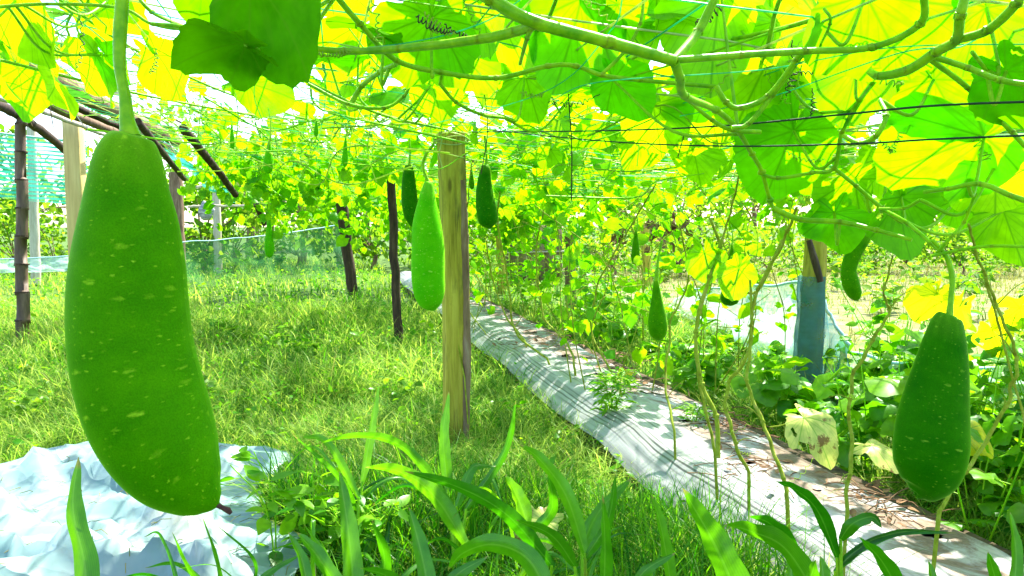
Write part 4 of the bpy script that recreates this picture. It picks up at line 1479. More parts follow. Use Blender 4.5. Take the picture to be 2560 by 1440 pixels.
# far end: leafy curtains hanging down where the rows end, and thin bare vines
for k in range(16):
    s = -1.4 + 4.4 * ((k * 0.618 + 0.2) % 1)
    y = random.uniform(8.5, 15)
    top = canopy_pt(s, y)
    t = thing("hanging_vine", top, "leafy vine shoot hanging down from the far trellis", "vine", "hanging vine shoots at the far trellis")
    b, f = MB(), MB()
    for q in range(4):
        p0 = top + [random.uniform(-.5, .5), random.uniform(-.4, .4), 0]
        ln = random.uniform(0.25, 0.75)
        b.tube([top, (top + p0) / 2 + [0, 0, .01], p0], .004, 4)
        P = smooth([p0, p0 + [random.uniform(-.15, .15), 0, -ln * .5], p0 + [random.uniform(-.2, .2), 0, -ln]], 5)
        b.tube(P, [0.005, 0.003], 4)
        for i in range(16):
            c = P[random.randrange(len(P))] + rng.standard_normal(3) * [0.14, 0.14, 0.06]
            put_leaf(f, random.choice(LVS), c, rand_normal(0.6, unit([0.2, 0.7, 0.5])), rng.standard_normal(3) + [0, 0, -1], random.uniform(0.07, 0.15), random.random())
    b.build("stem", M["stem"], t)
    f.build("foliage", M["leaf_small"], t)

# ------------------------------------------------------------------ strings and cords
n_s = 0
GS = "trellis strings"


def string(P, r, mat, label, group=GS, name="trellis_string", cat="string"):
    b = MB()
    b.tube(P, r, 5)
    tag(b.build(name, mat), label, cat, group)


for i in range(34):          # along the rows
    s = -1.75 + i * 0.142 + random.uniform(-0.05, 0.05)
    P = [canopy_pt(s + 0.05 * math.sin(y * 0.7 + i), y, -0.015 - 0.03 * abs(math.sin(y * 0.75 + i))) for y in np.linspace(0.3, 15.5, 40)]
    m = i % 3 == 0
    string(P, 0.002 if m else 0.003, M["string_g"] if m else M["string_w"], "green nylon string running lengthwise under the leaves" if m else "bleached string running lengthwise under the leaves")
for i in range(60):          # across the rows
    y = 0.75 + i * 0.245 + random.uniform(-0.08, 0.08)
    P = [canopy_pt(s, y + random.uniform(-.3, .3) * 0.0 + 0.12 * math.sin(s + i), -0.01 - 0.03 * abs(math.sin(s * 1.3 + i))) for s in np.linspace(-1.95, 2.95, 26)]
    m = i % 2 == 0
    string(P, 0.002 if m else 0.003, M["string_g"] if m else M["string_w"], "green nylon string tied crosswise under the leaves" if m else "bleached string tied crosswise under the leaves")
for (pts, r, lab) in [
        ([(1180, 330, 3.2), (1500, 327, 2.3), (1800, 315, 1.85), (2120, 285, 1.5), (2340, 264, 1.4), (2640, 252, 1.3)], 0.0022, "upper of the two black cords crossing in front of the leaves"),
        ([(1200, 322, 3.3), (1500, 352, 2.3), (1800, 365, 1.85), (2120, 360, 1.5), (2340, 348, 1.4), (2640, 336, 1.3)], 0.0020, "lower of the two black cords crossing in front of the leaves")]:
    string(smooth([at(*q) for q in pts], 8), r, M["rope"], lab, "black cords", "black_cord", "cord")
gl = [([(2560, -20, 1.35), (2420, 110, 1.35), (2240, 135, 1.4), (1900, 250, 1.9), (1700, 290, 2.4)], "green nylon string knotted at the hooked vine in the upper right"),
      ([(700, 135, 1.6), (1000, 110, 1.6), (1200, 60, 1.6), (1330, -20, 1.6)], "green nylon string rising steeply behind the thick crossing vine"),
      ([(1000, 330, 2.6), (1350, 235, 2.1), (1520, 85, 1.7), (1560, -20, 1.6)], "green nylon string slanting up through the middle leaves"),
      ([(1380, 250, 2.0), (1500, 205, 1.8), (1900, 175, 1.7), (2220, 120, 1.5), (2600, 110, 1.4)], "green nylon string stretched level through the right leaves"),
      ([(380, 30, 1.7), (560, 90, 1.7), (790, 250, 2.1), (1050, 400, 3.0)], "green nylon string crossing under the dark cupped leaf")]
for pts, lab in gl:
    string(smooth([at(*q) for q in pts], 8), 0.0013, M["string_g"], lab)
# dangling fibres and dry shoots
for i in range(26):
    px, d = random.uniform(500, 2000), random.uniform(2.2, 4.5)
    y0 = random.uniform(150, 330)
    L_ = random.uniform(60, 330) / d * 2.2
    P = smooth([at(px, y0, d), at(px + random.uniform(-12, 12), y0 + L_ * .5, d), at(px + random.uniform(-25, 25), y0 + L_, d)], 5)
    string(P, 0.002, M["tendril"] if i % 3 else M["tendril_dry"], "thin bare shoot dangling straight down from the trellis" if i % 3 else "dark dry shoot dangling straight down from the trellis", "bare shoots dangling from the trellis", "dangling_shoot", "shoot")

for i in range(70):
    px, py, d = random.uniform(380, 2350), random.uniform(170, 430), random.uniform(2.4, 5.0)
    if px > 1500:
        py += 60 * random.random()
    p0 = at(px, py, d)
    a = random.gauss(0, .8)
    L_ = random.uniform(.35, .9)
    dv = np.array([math.cos(a) * random.choice((-1, 1)), math.sin(a), random.uniform(-.15, .15)])
    P = smooth([p0 - dv * L_ * .5 + rng.standard_normal(3) * .04, p0 + rng.standard_normal(3) * [.07, .07, .05], p0 + dv * L_ * .25 + rng.standard_normal(3) * .05, p0 + dv * L_ * .5], 6)
    string(P, [.0036, .0028, .0018], M["tendril"] if i % 3 else M["stem"], "thin pale runner twisting along under the trellis leaves" if i % 3 else "thin green runner twisting along under the trellis leaves", "thin runners under the trellis leaves", "vine_runner", "vine")

# ------------------------------------------------------------------ stems climbing out of the bed
CL = [
    ([(1795, 1150, 2.95), (1760, 1010, 3.0), (1738, 830, 3.0), (1790, 640, 3.0), (1830, 520, 2.9), (1850, 420, 2.7)], (11, 9, 6), "climbing vine stem leaning beside the slender green gourd"),
    ([(1875, 1195, 2.8), (1830, 1080, 2.8), (1815, 980, 2.85), (1870, 880, 2.85), (1890, 740, 2.8), (1960, 600, 2.7), (1990, 520, 2.5)], (12, 13, 9), "climbing vine stem bowed to the right of the heart shaped leaves"),
    ([(1975, 1262, 2.55), (1950, 1170, 2.6), (1900, 1040, 2.7), (1868, 950, 2.75), (1880, 830, 2.8), (1875, 700, 2.8)], (15, 12, 9), "brown climbing stem rooted in the crown of the bed"),
    ([(2110, 1330, 2.2), (2128, 1140, 2.25), (2125, 980, 2.3), (2180, 850, 2.3), (2225, 780, 2.3), (2210, 740, 2.2), (2230, 640, 2.1)], (14, 12, 5), "reddish climbing stem left of the darkest gourd"),
    ([(2330, 1300, 2.0), (2440, 1140, 2.1), (2520, 1000, 2.1), (2540, 900, 2.1), (2500, 780, 2.1), (2450, 660, 2.0), (2420, 560, 1.9)], (14, 12, 8), "pale climbing stem slanting behind the darkest gourd"),
    ([(1440, 935, 5.2), (1420, 860, 5.3), (1360, 790, 5.5), (1340, 640, 5.5), (1360, 520, 5.2)], (8, 7, 5), "thin climbing stem curving up from the middle of the bed"),
    ([(1380, 905, 5.6), (1290, 830, 5.8), (1270, 700, 5.8), (1245, 560, 5.6), (1250, 480, 5.4)], (8, 7, 5), "thin climbing stem rising next to the squared timber post"),
    ([(1560, 985, 4.5), (1480, 830, 4.8), (1500, 700, 4.8), (1580, 560, 4.6), (1640, 460, 4.2)], (8, 7, 5), "thin climbing stem arched over the middle of the bed"),
    ([(1690, 1095, 3.4), (1665, 960, 3.6), (1680, 800, 3.7), (1720, 700, 3.7), (1700, 560, 3.5)], (9, 8, 5), "thin climbing stem just right of the slender green gourd"),
    ([(1320, 860, 6.4), (1265, 790, 6.6), (1230, 690, 6.6), (1215, 600, 6.4)], (7, 6, 5), "short climbing stem at the far end of the silver film"),
    ([(1610, 700, 7.0), (1590, 600, 7.0), (1560, 520, 6.6)], (6, 6, 5), "far climbing stem under the small thin gourd"),
    ([(1170, 980, 4.1), (1120, 700, 4.13), (1160, 560, 4.1), (1180, 400, 4.0)], (5, 5, 4), "dark thin shoot leaning across the squared timber post"),
    ([(2590, 1180, 2.4), (2520, 900, 2.4), (2470, 720, 2.3), (2430, 600, 2.1)], (9, 8, 7), "dry climbing stem at the right border behind the darkest gourd"),
]
for (pts, wd, lab) in CL:
    P = smooth([at(*q) for q in pts], 8)
    P += np.array([[0.010 * mnoise.noise((i * 0.35, len(pts), 1)), 0.01 * mnoise.noise((i * 0.35, len(pts), 7)), 0] for i in range(len(P))])
    P[0][2] = min(P[0][2], 0.14)
    t = thing("climbing_stem", P[0], lab, "vine", "vine stems climbing from the bed")
    b = MB()
    dm = np.mean([q[2] for q in pts])
    b.tube(P, [0.36 * w_ * dm / FPX for w_ in wd], 8, wob=0.14)
    for i in range(6, len(P) - 2, 9):
        b.tube([P[i] - [0, 0, .008], P[i], P[i] + [0, 0, .008]], [0.003, 0.36 * wd[1] * dm / FPX * 1.6, 0.003], 7)
        e = P[i] + np.array([random.uniform(-.08, .08), random.uniform(-.04, .04), random.uniform(-.02, .1)])
        b.tube(smooth([P[i], (P[i] + e) / 2 + [0, 0, .01], e], 4), [0.0022, 0.001], 5)
    b.build("stem", M["stem_dry"], t)
    for i in range(5, len(P) - 3, 11):
        te = MB()
        te.tube(coil(P[i], P[i] + rng.standard_normal(3) * [0.06, 0.04, 0.06], 5, 0.006, 0.001, 7), 0.001, 4, cap=False, tint=random.random())
        te.build("tendril", M["tendril"], t)
# thin bare stem tangle over the far bed
for k in range(60):
    p0 = bedp(random.uniform(1.4, 3.3), random.uniform(4.6, 12), 0.12)
    h_ = random.uniform(1.0, 1.65)
    P = smooth([p0, p0 + [random.uniform(-.25, .25), random.uniform(-.2, .2), h_ * .35], p0 + [random.uniform(-.3, .3), random.uniform(-.2, .2), h_ * .7], p0 + [random.uniform(-.5, .5), random.uniform(-.3, .3), h_]], 6)
    t = thing("climbing_stem", p0, "thin tangled climbing stem over the far part of the bed", "vine", "tangled vine stems over the far bed")
    b, f = MB(), MB()
    b.tube(P, [0.005, 0.0035, 0.0025], 5, wob=.1)
    for q in range(3):
        a0 = P[random.randrange(3, len(P) - 2)]
        a1 = a0 + rng.standard_normal(3) * [.25, .15, .16]
        b.tube(smooth([a0, (a0 + a1) / 2 + rng.standard_normal(3) * .05, a1], 4), [.0028, .0016], 4)
    b.build("stem", M["stem_dry"], t)
    for i in range(14):
        c = P[random.randrange(len(P) // 4, len(P))] + rng.standard_normal(3) * 0.07
        put_leaf(f, random.choice(LVS), c, rand_normal(0.6), rng.standard_normal(3) + [0, 0, -.8], random.uniform(0.05, 0.13), random.random())
    f.build("foliage", M["leaf_small"], t)


# ------------------------------------------------------------------ grass
def blades(n, xf, size, width, mat, name, bend=(0.3, 1.0), seg=3, keepf=None, kind="stuff", tintf=None, seed=1):
    g = np.random.default_rng(seed)
    xy = xf(n, g)
    if keepf is not None:
        xy = xy[keepf(xy[:, 0], xy[:, 1])]
    n = len(xy)
    h = g.uniform(*size, n)
    wd = g.uniform(*width, n)
    az = g.uniform(0, 2 * math.pi, n)
    bd = g.uniform(*bend, n)
    # slow variation of height and colour over the patch
    cl = np.array([mnoise.noise((x * 1.1, y * 1.1, 2.0)) for x, y in xy])
    h = h * (0.95 + 0.75 * cl)
    tint = np.clip(0.45 + 0.6 * np.array([mnoise.noise((x * 0.7, y * 0.7, 6.0)) for x, y in xy]) + 0.42 * g.standard_normal(n), 0, 1)
    tint = np.clip(tint * 0.62 + np.where(g.random(n) < 0.28, 0.5, -0.06), 0, 1)
    z0 = np.array([hgt(x, y) for x, y in xy])
    d = np.stack([np.cos(az), np.sin(az)], 1)
    tw = az + math.pi / 2 + g.uniform(-.6, .6, n)
    sd = np.stack([np.cos(tw), np.sin(tw)], 1)
    V = np.zeros((n, seg + 1, 2, 3))
    for k in range(seg + 1):
        u = k / seg
        r = h * bd * u ** 1.8
        z = z0 - 0.01 + h * (u - 0.42 * bd * u ** 2.4)
        wk = wd * (1 - u ** 1.5) * 0.5 + 0.0003
        for q, sg in ((0, -1), (1, 1)):
            V[:, k, q, 0] = xy[:, 0] + d[:, 0] * r + sd[:, 0] * wk * sg
            V[:, k, q, 1] = xy[:, 1] + d[:, 1] * r + sd[:, 1] * wk * sg
            V[:, k, q, 2] = z
    base = np.arange(n)[:, None, None] * (2 * (seg + 1))
    kk = np.arange(seg)[None, :, None] * 2
    qd = base + kk + np.array([0, 1, 3, 2])[None, None, :]
    b = MB()
    b.add(V.reshape(-1, 3), qd.reshape(-1, 4), None, np.repeat(tint, 2 * (seg + 1)))
    return tag(b.build(name, mat), kind=kind)


def clear_of(x, y):
    s = x - SK * y
    bed = (s > 1.42) & (s < 2.2)
    return ~bed & (poly_sd(x, y, TARP) < 0.02)


def field(y0, y1, sl=0.75, xmax=99):
    def f(n, g):
        y = np.sqrt(g.uniform(y0 ** 2, y1 ** 2, n))
        x = g.uniform(-1, 1, n) * (y * sl + 0.3)
        return np.stack([x, y], 1)[x < xmax]
    return f


def wild(x, y):
    return clear_of(x, y) & ~((y > 6.5) & (x > 2.6 - 0.12 * (y - 6)))


blades(60000, field(1.7, 5.5), (0.09, 0.30), (0.003, 0.0075), M["grass"], "grass", (0.4, 1.5), 4, wild, seed=1)
blades(48000, field(5.2, 11), (0.12, 0.36), (0.006, 0.013), M["grass"], "grass", (0.4, 1.4), 3, wild, seed=2)
blades(30000, field(10.5, 26), (0.12, 0.3), (0.012, 0.028), M["grass"], "grass", (0.3, 1.0), 2, wild, seed=3)
blades(26000, lambda n, g: np.stack([2.0 + 14 * g.random(n), np.sqrt(g.uniform(6.0 ** 2, 24 ** 2, n))], 1), (0.08, 0.32), (0.008, 0.02), M["dry_grass"], "dry_grass", (0.3, 1.0), 2,
       lambda x, y: (x > 2.4 - 0.12 * (y - 6)), seed=4)


M["tall"] = leaf_mat("tall grass blades", (0.015, 0.11, 0.002), (0.10, 0.32, 0.008), (0.05, 0.34, 0.001), (0.34, 0.7, 0.01), 0.45, 0.03, 0.4, veins=False)
blades(7500, lambda n, g: np.stack([g.uniform(-1.0, 1.1, n), np.sqrt(g.uniform(1.7 ** 2, 3.1 ** 2, n))], 1), (0.16, 0.42), (0.003, 0.009), M["tall"], "tall_grass", (0.2, 0.9), 5, wild, seed=8)


blades(5200, field(2.6, 12), (0.12, 0.34), (0.003, 0.008), M["dry_grass"], "straw_wisps", (0.4, 1.4), 3, lambda x, y: wild(x, y) & (np.sin(x * 2.3 + y) + np.cos(y * 1.7 - x) > -.2), seed=9)


# low broad leaved ground cover
def cover(n, xf, size, mat, name, zr, keepf, seed):
    g = np.random.default_rng(seed)
    xy = xf(n, g)
    xy = xy[keepf(xy[:, 0], xy[:, 1])]
    cl = np.array([mnoise.noise((x * 1.3, y * 1.3, 12.0)) for x, y in xy])
    xy = xy[cl > -0.05]
    b = MB()
    out = np.array([[0, 0, 0], [-.28, .3, .06], [0, .35, 0], [.28, .3, .06], [-.24, .65, .04], [0, .7, -.03], [.24, .65, .04], [0, 1.0, -.12]])
    qs = np.array([[0, 2, 1, 1], [0, 3, 2, 2], [1, 2, 5, 4], [2, 3, 6, 5], [4, 5, 7, 7], [5, 6, 7, 7]])
    for x, y in xy:
        z = hgt(x, y) + g.uniform(*zr)
        a = g.uniform(0, 6.28)
        F = frame(np.array([0, 0, 1]) + 0.45 * g.standard_normal(3), (math.cos(a), math.sin(a), 0))
        b.add((out * g.uniform(*size)) @ F + [x, y, z], qs, None, g.random())
    return tag(b.build(name, mat), kind="stuff")


cover(9000, field(2.2, 8), (0.025, 0.06), M["weed"], "weeds", (0.04, 0.15), wild, 5)
cover(7000, field(7.5, 20), (0.05, 0.11), M["weed"], "weeds", (0.05, 0.22), wild, 6)


# ------------------------------------------------------------------ tall blade plants in front
VIEW = lambda p: unit(np.asarray(p) - CAM)


def ribbon(b, P, width, tint, face=0.5, fold=0.35):
    P = smooth(P, 9)
    m = len(P)
    T = np.gradient(P, axis=0)
    T /= np.linalg.norm(T, axis=1)[:, None] + 1e-9
    V = np.zeros((m, 5, 3))
    for i in range(m):
        u = i / (m - 1)
        wv = width * min(1, (u * 3.5 + 0.35)) * (1 - u ** 3.2) ** 0.8 + 0.0006
        sd = unit(np.cross(T[i], VIEW(P[i])))
        nr = np.cross(sd, T[i])
        sd = unit(sd * math.cos(face + 0.5 * u) + nr * math.sin(face + 0.5 * u))
        nr = np.cross(sd, T[i])
        for k, c in enumerate((-1, -.5, 0, .5, 1)):
            V[i, k] = P[i] + sd * wv * 0.5 * c + nr * fold * wv * 0.5 * (abs(c)) + nr * wv * 0.06 * math.sin(u * 22 + c * 2 + width * 900) * abs(c)
    uu = np.linspace(0, 1, m)
    uvb = np.stack([np.tile(np.linspace(-1, 1, 5), (m, 1)), np.tile(uu[:, None], (1, 5))], -1)
    b.grid(V, uvb, tint)


PL = [
    ("pale upright blade", [([(905, 1210), (930, 1060), (947, 955)], 26, 2.7, .9), ([(900, 1250), (820, 1110), (752, 1092)], 22, 2.6, .8), ([(890, 1290), (850, 1200), (730, 1085)], 20, 2.6, .4)], (900, 1500), "grass plant with one pale blade standing left of the timber post foot"),
    ("", [([(1120, 1230), (1108, 1090), (1122, 978)], 32, 2.6, .6), ([(1170, 1370), (1085, 1240), (1000, 1180), (912, 1168)], 46, 2.3, .8), ([(1130, 1260), (1010, 1120), (900, 1090), (790, 1110)], 26, 2.5, .5), ([(1160, 1280), (1260, 1130), (1290, 1000)], 22, 2.5, .3), ([(1140, 1270), (1180, 1170), (1240, 1165)], 30, 2.4, .6)], (1150, 1560), "leafy grass plant with a long arching blade before the timber post foot"),
    ("", [([(1385, 1420), (1270, 1290), (1150, 1220), (1010, 1178)], 42, 2.1, .15), ([(1320, 1310), (1292, 1240), (1262, 1188)], 46, 2.2, .95), ([(1330, 1330), (1380, 1270), (1370, 1180)], 30, 2.2, .3)], (1350, 1600), "grass plant with a dark long blade and a short pale one"),
    ("", [([(1465, 1390), (1415, 1240), (1350, 1150), (1300, 1112)], 42, 2.0, .85), ([(1452, 1370), (1500, 1275), (1580, 1192)], 42, 2.05, .8), ([(1460, 1400), (1520, 1300), (1540, 1180)], 26, 2.0, .3), ([(1440, 1420), (1380, 1340), (1290, 1300)], 34, 2.0, .4)], (1460, 1640), "grass plant whose two bright blades spread like a V"),
    ("", [([(890, 1540), (872, 1340), (848, 1178)], 52, 1.7, .6), ([(900, 1560), (800, 1400), (740, 1330)], 46, 1.65, .5), ([(880, 1560), (960, 1420), (930, 1300)], 40, 1.7, .3)], (890, 1750), "upright broad grass plant right of the tarpaulin"),
    ("", [([(1085, 1540), (1052, 1380), (1022, 1268)], 46, 1.6, .5), ([(1390, 1560), (1330, 1410), (1240, 1362), (1160, 1382), (1120, 1425)], 56, 1.6, .6), ([(1100, 1560), (1130, 1450), (1220, 1390)], 40, 1.6, .4), ([(1080, 1560), (980, 1450), (900, 1420)], 40, 1.6, .3)], (1180, 1750), "grass plant with a blade bent over like a hook"),
    ("", [([(1505, 1560), (1512, 1380), (1506, 1236)], 42, 1.6, .35), ([(1690, 1540), (1655, 1330), (1628, 1236)], 38, 1.9, .7), ([(1560, 1560), (1600, 1440), (1690, 1380)], 36, 1.7, .4), ([(1560, 1570), (1470, 1470), (1420, 1440)], 36, 1.65, .5)], (1560, 1750), "narrow dark grass plant standing bolt upright"),
    ("", [([(1880, 1580), (1795, 1380), (1706, 1220)], 92, 1.25, .5), ([(1900, 1600), (2010, 1470), (2040, 1400)], 60, 1.3, .4)], (1890, 1900), "broadest grass blades in front of the silver film"),
    ("", [([(2080, 1560), (1970, 1380), (1880, 1330), (1812, 1312)], 66, 1.4, .45), ([(2040, 1560), (1975, 1370), (1925, 1310), (1872, 1290)], 44, 1.5, .1), ([(1975, 1560), (1978, 1440), (1966, 1336)], 36, 1.5, .6), ([(2070, 1560), (2060, 1450), (2050, 1390)], 40, 1.45, .8)], (2030, 1800), "grass plant leaning left over the edge of the film"),
    ("", [([(2095, 1400), (2045, 1280), (1990, 1225), (1938, 1203)], 42, 1.8, .05), ([(2085, 1430), (2150, 1370), (2250, 1330), (2390, 1332)], 22, 1.8, .1), ([(2100, 1350), (2130, 1310), (2180, 1292), (2205, 1320)], 34, 1.8, .2), ([(2090, 1420), (2180, 1350), (2320, 1320)], 20, 1.8, .1)], (2085, 1620), "thin grass sprout with drooping blades on the film"),
    ("", [([(2290, 1580), (2215, 1420), (2148, 1342)], 56, 1.4, .15), ([(2290, 1590), (2330, 1480), (2320, 1400)], 44, 1.4, .5)], (2290, 1850), "dark short grass plant at the bottom right of the film"),
    ("", [([(218, 1600), (212, 1420), (182, 1270), (196, 1142)], 62, 1.15, .6)], (220, 1950), "single broad grass blade rising in front of the tarpaulin"),
    ("", [([(560, 1560), (545, 1420), (505, 1290)], 16, 1.9, .3), ([(560, 1560), (640, 1420), (540, 1310)], 10, 1.9, .2), ([(555, 1540), (470, 1420), (430, 1330)], 14, 1.9, .4), ([(560, 1560), (660, 1440), (760, 1380)], 26, 1.9, .6)], (560, 1700), "wispy grass tuft below the tip of the biggest gourd"),
    ("", [([(2520, 1580), (2540, 1400), (2525, 1280)], 36, 1.6, .5), ([(2540, 1580), (2490, 1450), (2470, 1380)], 34, 1.6, .3)], (2530, 1800), "grass plant in the bottom right corner"),
    ("", [([(770, 1560), (760, 1420), (720, 1330)], 36, 1.7, .5), ([(790, 1560), (830, 1440), (760, 1310)], 30, 1.7, .6)], (780, 1750), "grass plant at the right end of the tarpaulin"),
]
for (_, bl, root, lab) in PL:
    dm = np.mean([q[2] for q in bl])
    rx = at(root[0], 1440, dm)[0]
    base = np.array([rx, at(root[0], 1440, dm)[1] - 0.08, hgt(rx, dm)])
    t = thing("grass_plant", base, lab, "plant", "tall broad bladed grass plants")
    st = MB()
    for pts, wpx, d, ti in bl:
        P = [at(x, y, d + 0.10 * i / len(pts) * (1 if ti > .4 else -1)) for i, (x, y) in enumerate(pts)]
        b = MB()
        ribbon(b, P, wpx * d / FPX, ti, random.uniform(0.1, 0.6))
        b.build("blade", M["maize"], t)
        st.tube(smooth([base, (base + P[0]) / 2 + [0, 0, 0.03], P[0] + (P[1] - P[0]) * 0.05], 6), [0.007, 0.006, 0.004], 7)
    st.build("stalk", M["stem"], t)
    for q in range(4):
        a = random.uniform(0, 6.28)
        ln = random.uniform(0.2, 0.42) * (0.75 if dm < 1.5 else 1)
        dv = np.array([math.cos(a), 0.6 * math.sin(a) + 0.25, 0])
        p0 = base + [random.uniform(-.22, .22), random.uniform(0, .35), random.uniform(0, .1)]
        k2 = random.uniform(.35, 1.0)
        P = [p0, p0 + dv * ln * .2 + [0, 0, ln * .6], p0 + dv * ln * .6 + [0, 0, ln * (.75 + .2 * k2)], p0 + dv * ln * 1.05 + [0, 0, ln * k2]]
        b = MB()
        ribbon(b, P, random.uniform(0.008, 0.022), random.random(), random.uniform(0, 1.0))
        b.build("blade", M["maize"], t)
    # extra small blades low down
    b = MB()
    for q in range(14):
        a = random.uniform(0, 6.28)
        ln = random.uniform(0.12, 0.34)
        dv = np.array([math.cos(a), math.sin(a), 0])
        p0 = base + [random.uniform(-.12, .12), random.uniform(-.05, .15), 0]
        ribbon(b, [p0, p0 + dv * ln * .25 + [0, 0, ln * .7], p0 + dv * ln * .9 + [0, 0, ln * random.uniform(.4, .9)]], random.uniform(0.008, 0.02), random.random(), random.uniform(0, 1.2))
    b.build("basal_blades", M["maize"], t)


# ------------------------------------------------------------------ broad leaved weeds
def ovate(b, pos, normal, tip, ln, wd, tint):
    F = frame(normal, tip)
    rows = []
    for u in np.linspace(0, 1, 7):
        ww = wd * (math.sin(math.pi * min(1, u * 0.93 + 0.04) ** 0.75)) * 0.5 + 0.0005
        rows.append([(-ww, u * ln, .18 * ww - .2 * ln * u * u), (0, u * ln, -.2 * ln * u * u), (ww, u * ln, .18 * ww - .2 * ln * u * u)])
    b.grid(np.array(rows) @ F + np.asarray(pos), None, tint)


def weed_plant(base, h, nl, ls, label, group, lw=0.55, mat="weed", name="leafy_weed", gourdleaf=False):
    base = np.asarray(base, float)
    bx_, by_, bd_ = proj(base)
    if 1640 < bx_ < 2140 and 0 < bd_ < 9:          # low growth in front of the nets and the netted post
        h = min(h, max(0.10, at(bx_, 960 if 1960 < bx_ < 2130 else 850, bd_)[2] - .05))
    t = thing(name, base, label, "weed", group)
    s, f = MB(), MB()
    for q in range(random.randint(2, 3)):
        top = base + [random.uniform(-.35, .35) * h, random.uniform(-.3, .3) * h, h * random.uniform(.75, 1.05)]
        P = smooth([base + [0, 0, -.02], base + (top - base) * .5 + [random.uniform(-.05, .05), 0, .04], top], 6)
        s.tube(P, [0.004, 0.002], 5)
        for i in range(nl):
            u = random.uniform(.2, 1)
            c = P[int(u * (len(P) - 1))]
            a = random.uniform(0, 6.28)
            dv = np.array([math.cos(a), math.sin(a), random.uniform(-.1, .35)])
            e = c + dv * random.uniform(.02, .08)
            s.tube([c, e], 0.0013, 4, cap=False)
            ln = random.uniform(.6, 1.2) * ls
            n = np.array([0, 0, 1]) + .4 * rng.standard_normal(3)
            if gourdleaf:
                put_leaf(f, random.choice(LV), e, n, dv, ln, random.random())
            else:
                ovate(f, e, n, dv, ln, ln * lw, random.random())
    s.build("stem", M["stem"], t)
    f.build("foliage", M[mat], t)
    return t


for (px, py, h, nl, ls, lab) in [(690, 1420, 0.42, 12, 0.085, "tall leafy weed with dark toothed leaves at the tarpaulin's right end"),
                                 (760, 1400, 0.34, 14, 0.08, "bushy leafy weed crowding the right end of the tarpaulin"),
                                 (860, 1440, 0.30, 14, 0.075, "dark leafy weed among the tall grass plants"),
                                 (980, 1430, 0.26, 14, 0.07, "low leafy weed under the long arching grass blade"),
                                 (1530, 1050, 0.30, 70, 0.055, "feathery green weed growing through the middle of the film"),
                                 (1730, 1090, 0.2, 40, 0.045, "small feathery weed on the film beside the thin stems")]:
    g_ = ground(px, py, 0.12 if 1500 < px < 1800 else 0.0)
    weed_plant(g_, h, nl, ls, lab, "weeds by the bed and tarpaulin", 0.55 if px < 1500 else 0.3)
# squash-like weeds along the right side of the bed
for k in range(110):
    s = random.uniform(2.28, 4.0)
    y = random.uniform(1.7, 8.5) if k % 3 else random.uniform(1.7, 3.6)
    weed_plant(bedp(s, y, 0.0), random.uniform(.25, .8), random.randint(6, 9), random.uniform(.07, .13), "broad leaved weed in the thicket right of the silver film", "broad leaved weeds right of the film", mat="weed", gourdleaf=True)
for k in range(26):
    y = random.uniform(2.1, 5.0)
    s = random.uniform(2.35, 3.3)
    weed_plant(bedp(s, y, 0.0), random.uniform(.55, .95), random.randint(6, 9), random.uniform(.10, .16), "tall squash-like weed close to the right edge of the silver film", "tall weeds at the film's right edge", mat="weed", gourdleaf=True)
for k in range(45):
    s = random.uniform(2.25, 4.2)
    y = random.uniform(5, 12)
    weed_plant(bedp(s, y, 0.0), random.uniform(.35, .95), random.randint(9, 13), random.uniform(.06, .11), "slender leafed weed in the sunny thicket beyond the bed", "slender weeds beyond the bed", mat="weed")
for k, (px, py) in enumerate([(700, 850), (600, 860), (760, 900), (660, 880), (560, 845), (905, 800), (980, 905), (620, 960), (840, 960), (520, 1010), (1010, 1000), (760, 780), (90, 960), (150, 890), (60, 1050)]):
    weed_plant(ground(px, py), 0.18, 8, 0.07, "pale clump of rounded weed in the grass left of the timber post", "rounded weeds in the mid grass", 0.8, mat="far_leaf")
for k, (px, py) in enumerate([(590, 668), (700, 668), (655, 672)]):
    weed_plant(ground(px, py), 0.35, 10, 0.16, "squash seedling at the foot of the green net fence", "squash seedlings by the green net", mat="weed", gourdleaf=True)

# withered and fallen leaves
wl = thing("withered_leaf", at(2035, 1100, 2.75), "big withered yellow leaf drooping over the right edge of the film", "leaf")
b_ = MB()
V, uv, kp = leaf_shape(9, 48, 909, 0.8, 4)
F = frame(unit([-.15, -.55, .8]), (0.4, -.3, -.75))
b_.grid((V * .185) @ F + at(2010, 1045, 2.75), uv, .7, kp)
b_.build("leaf_blade", M["withered"], wl)
b_ = MB()
b_.tube(smooth([at(2010, 1045, 2.75), at(1960, 1062, 2.8), at(1925, 1068, 2.85)], 5), 0.003, 6)
b_.build("leaf_stalk", M["stem_dry"], wl)


def lying_leaf(px, py, d, size, mat, lab, name="fallen_leaf", nrm=(0.1, -.3, 1), tip=(0.5, -.4, -.1), cup=.3, seed=1):
    b = MB()
    V, uv, kp = leaf_shape(7, 40, seed, cup, 1)
    b.grid((V * size) @ frame(unit(nrm), tip) + at(px, py, d), uv, .6, kp)
    tag(b.build(name, M[mat]), lab, "leaf")


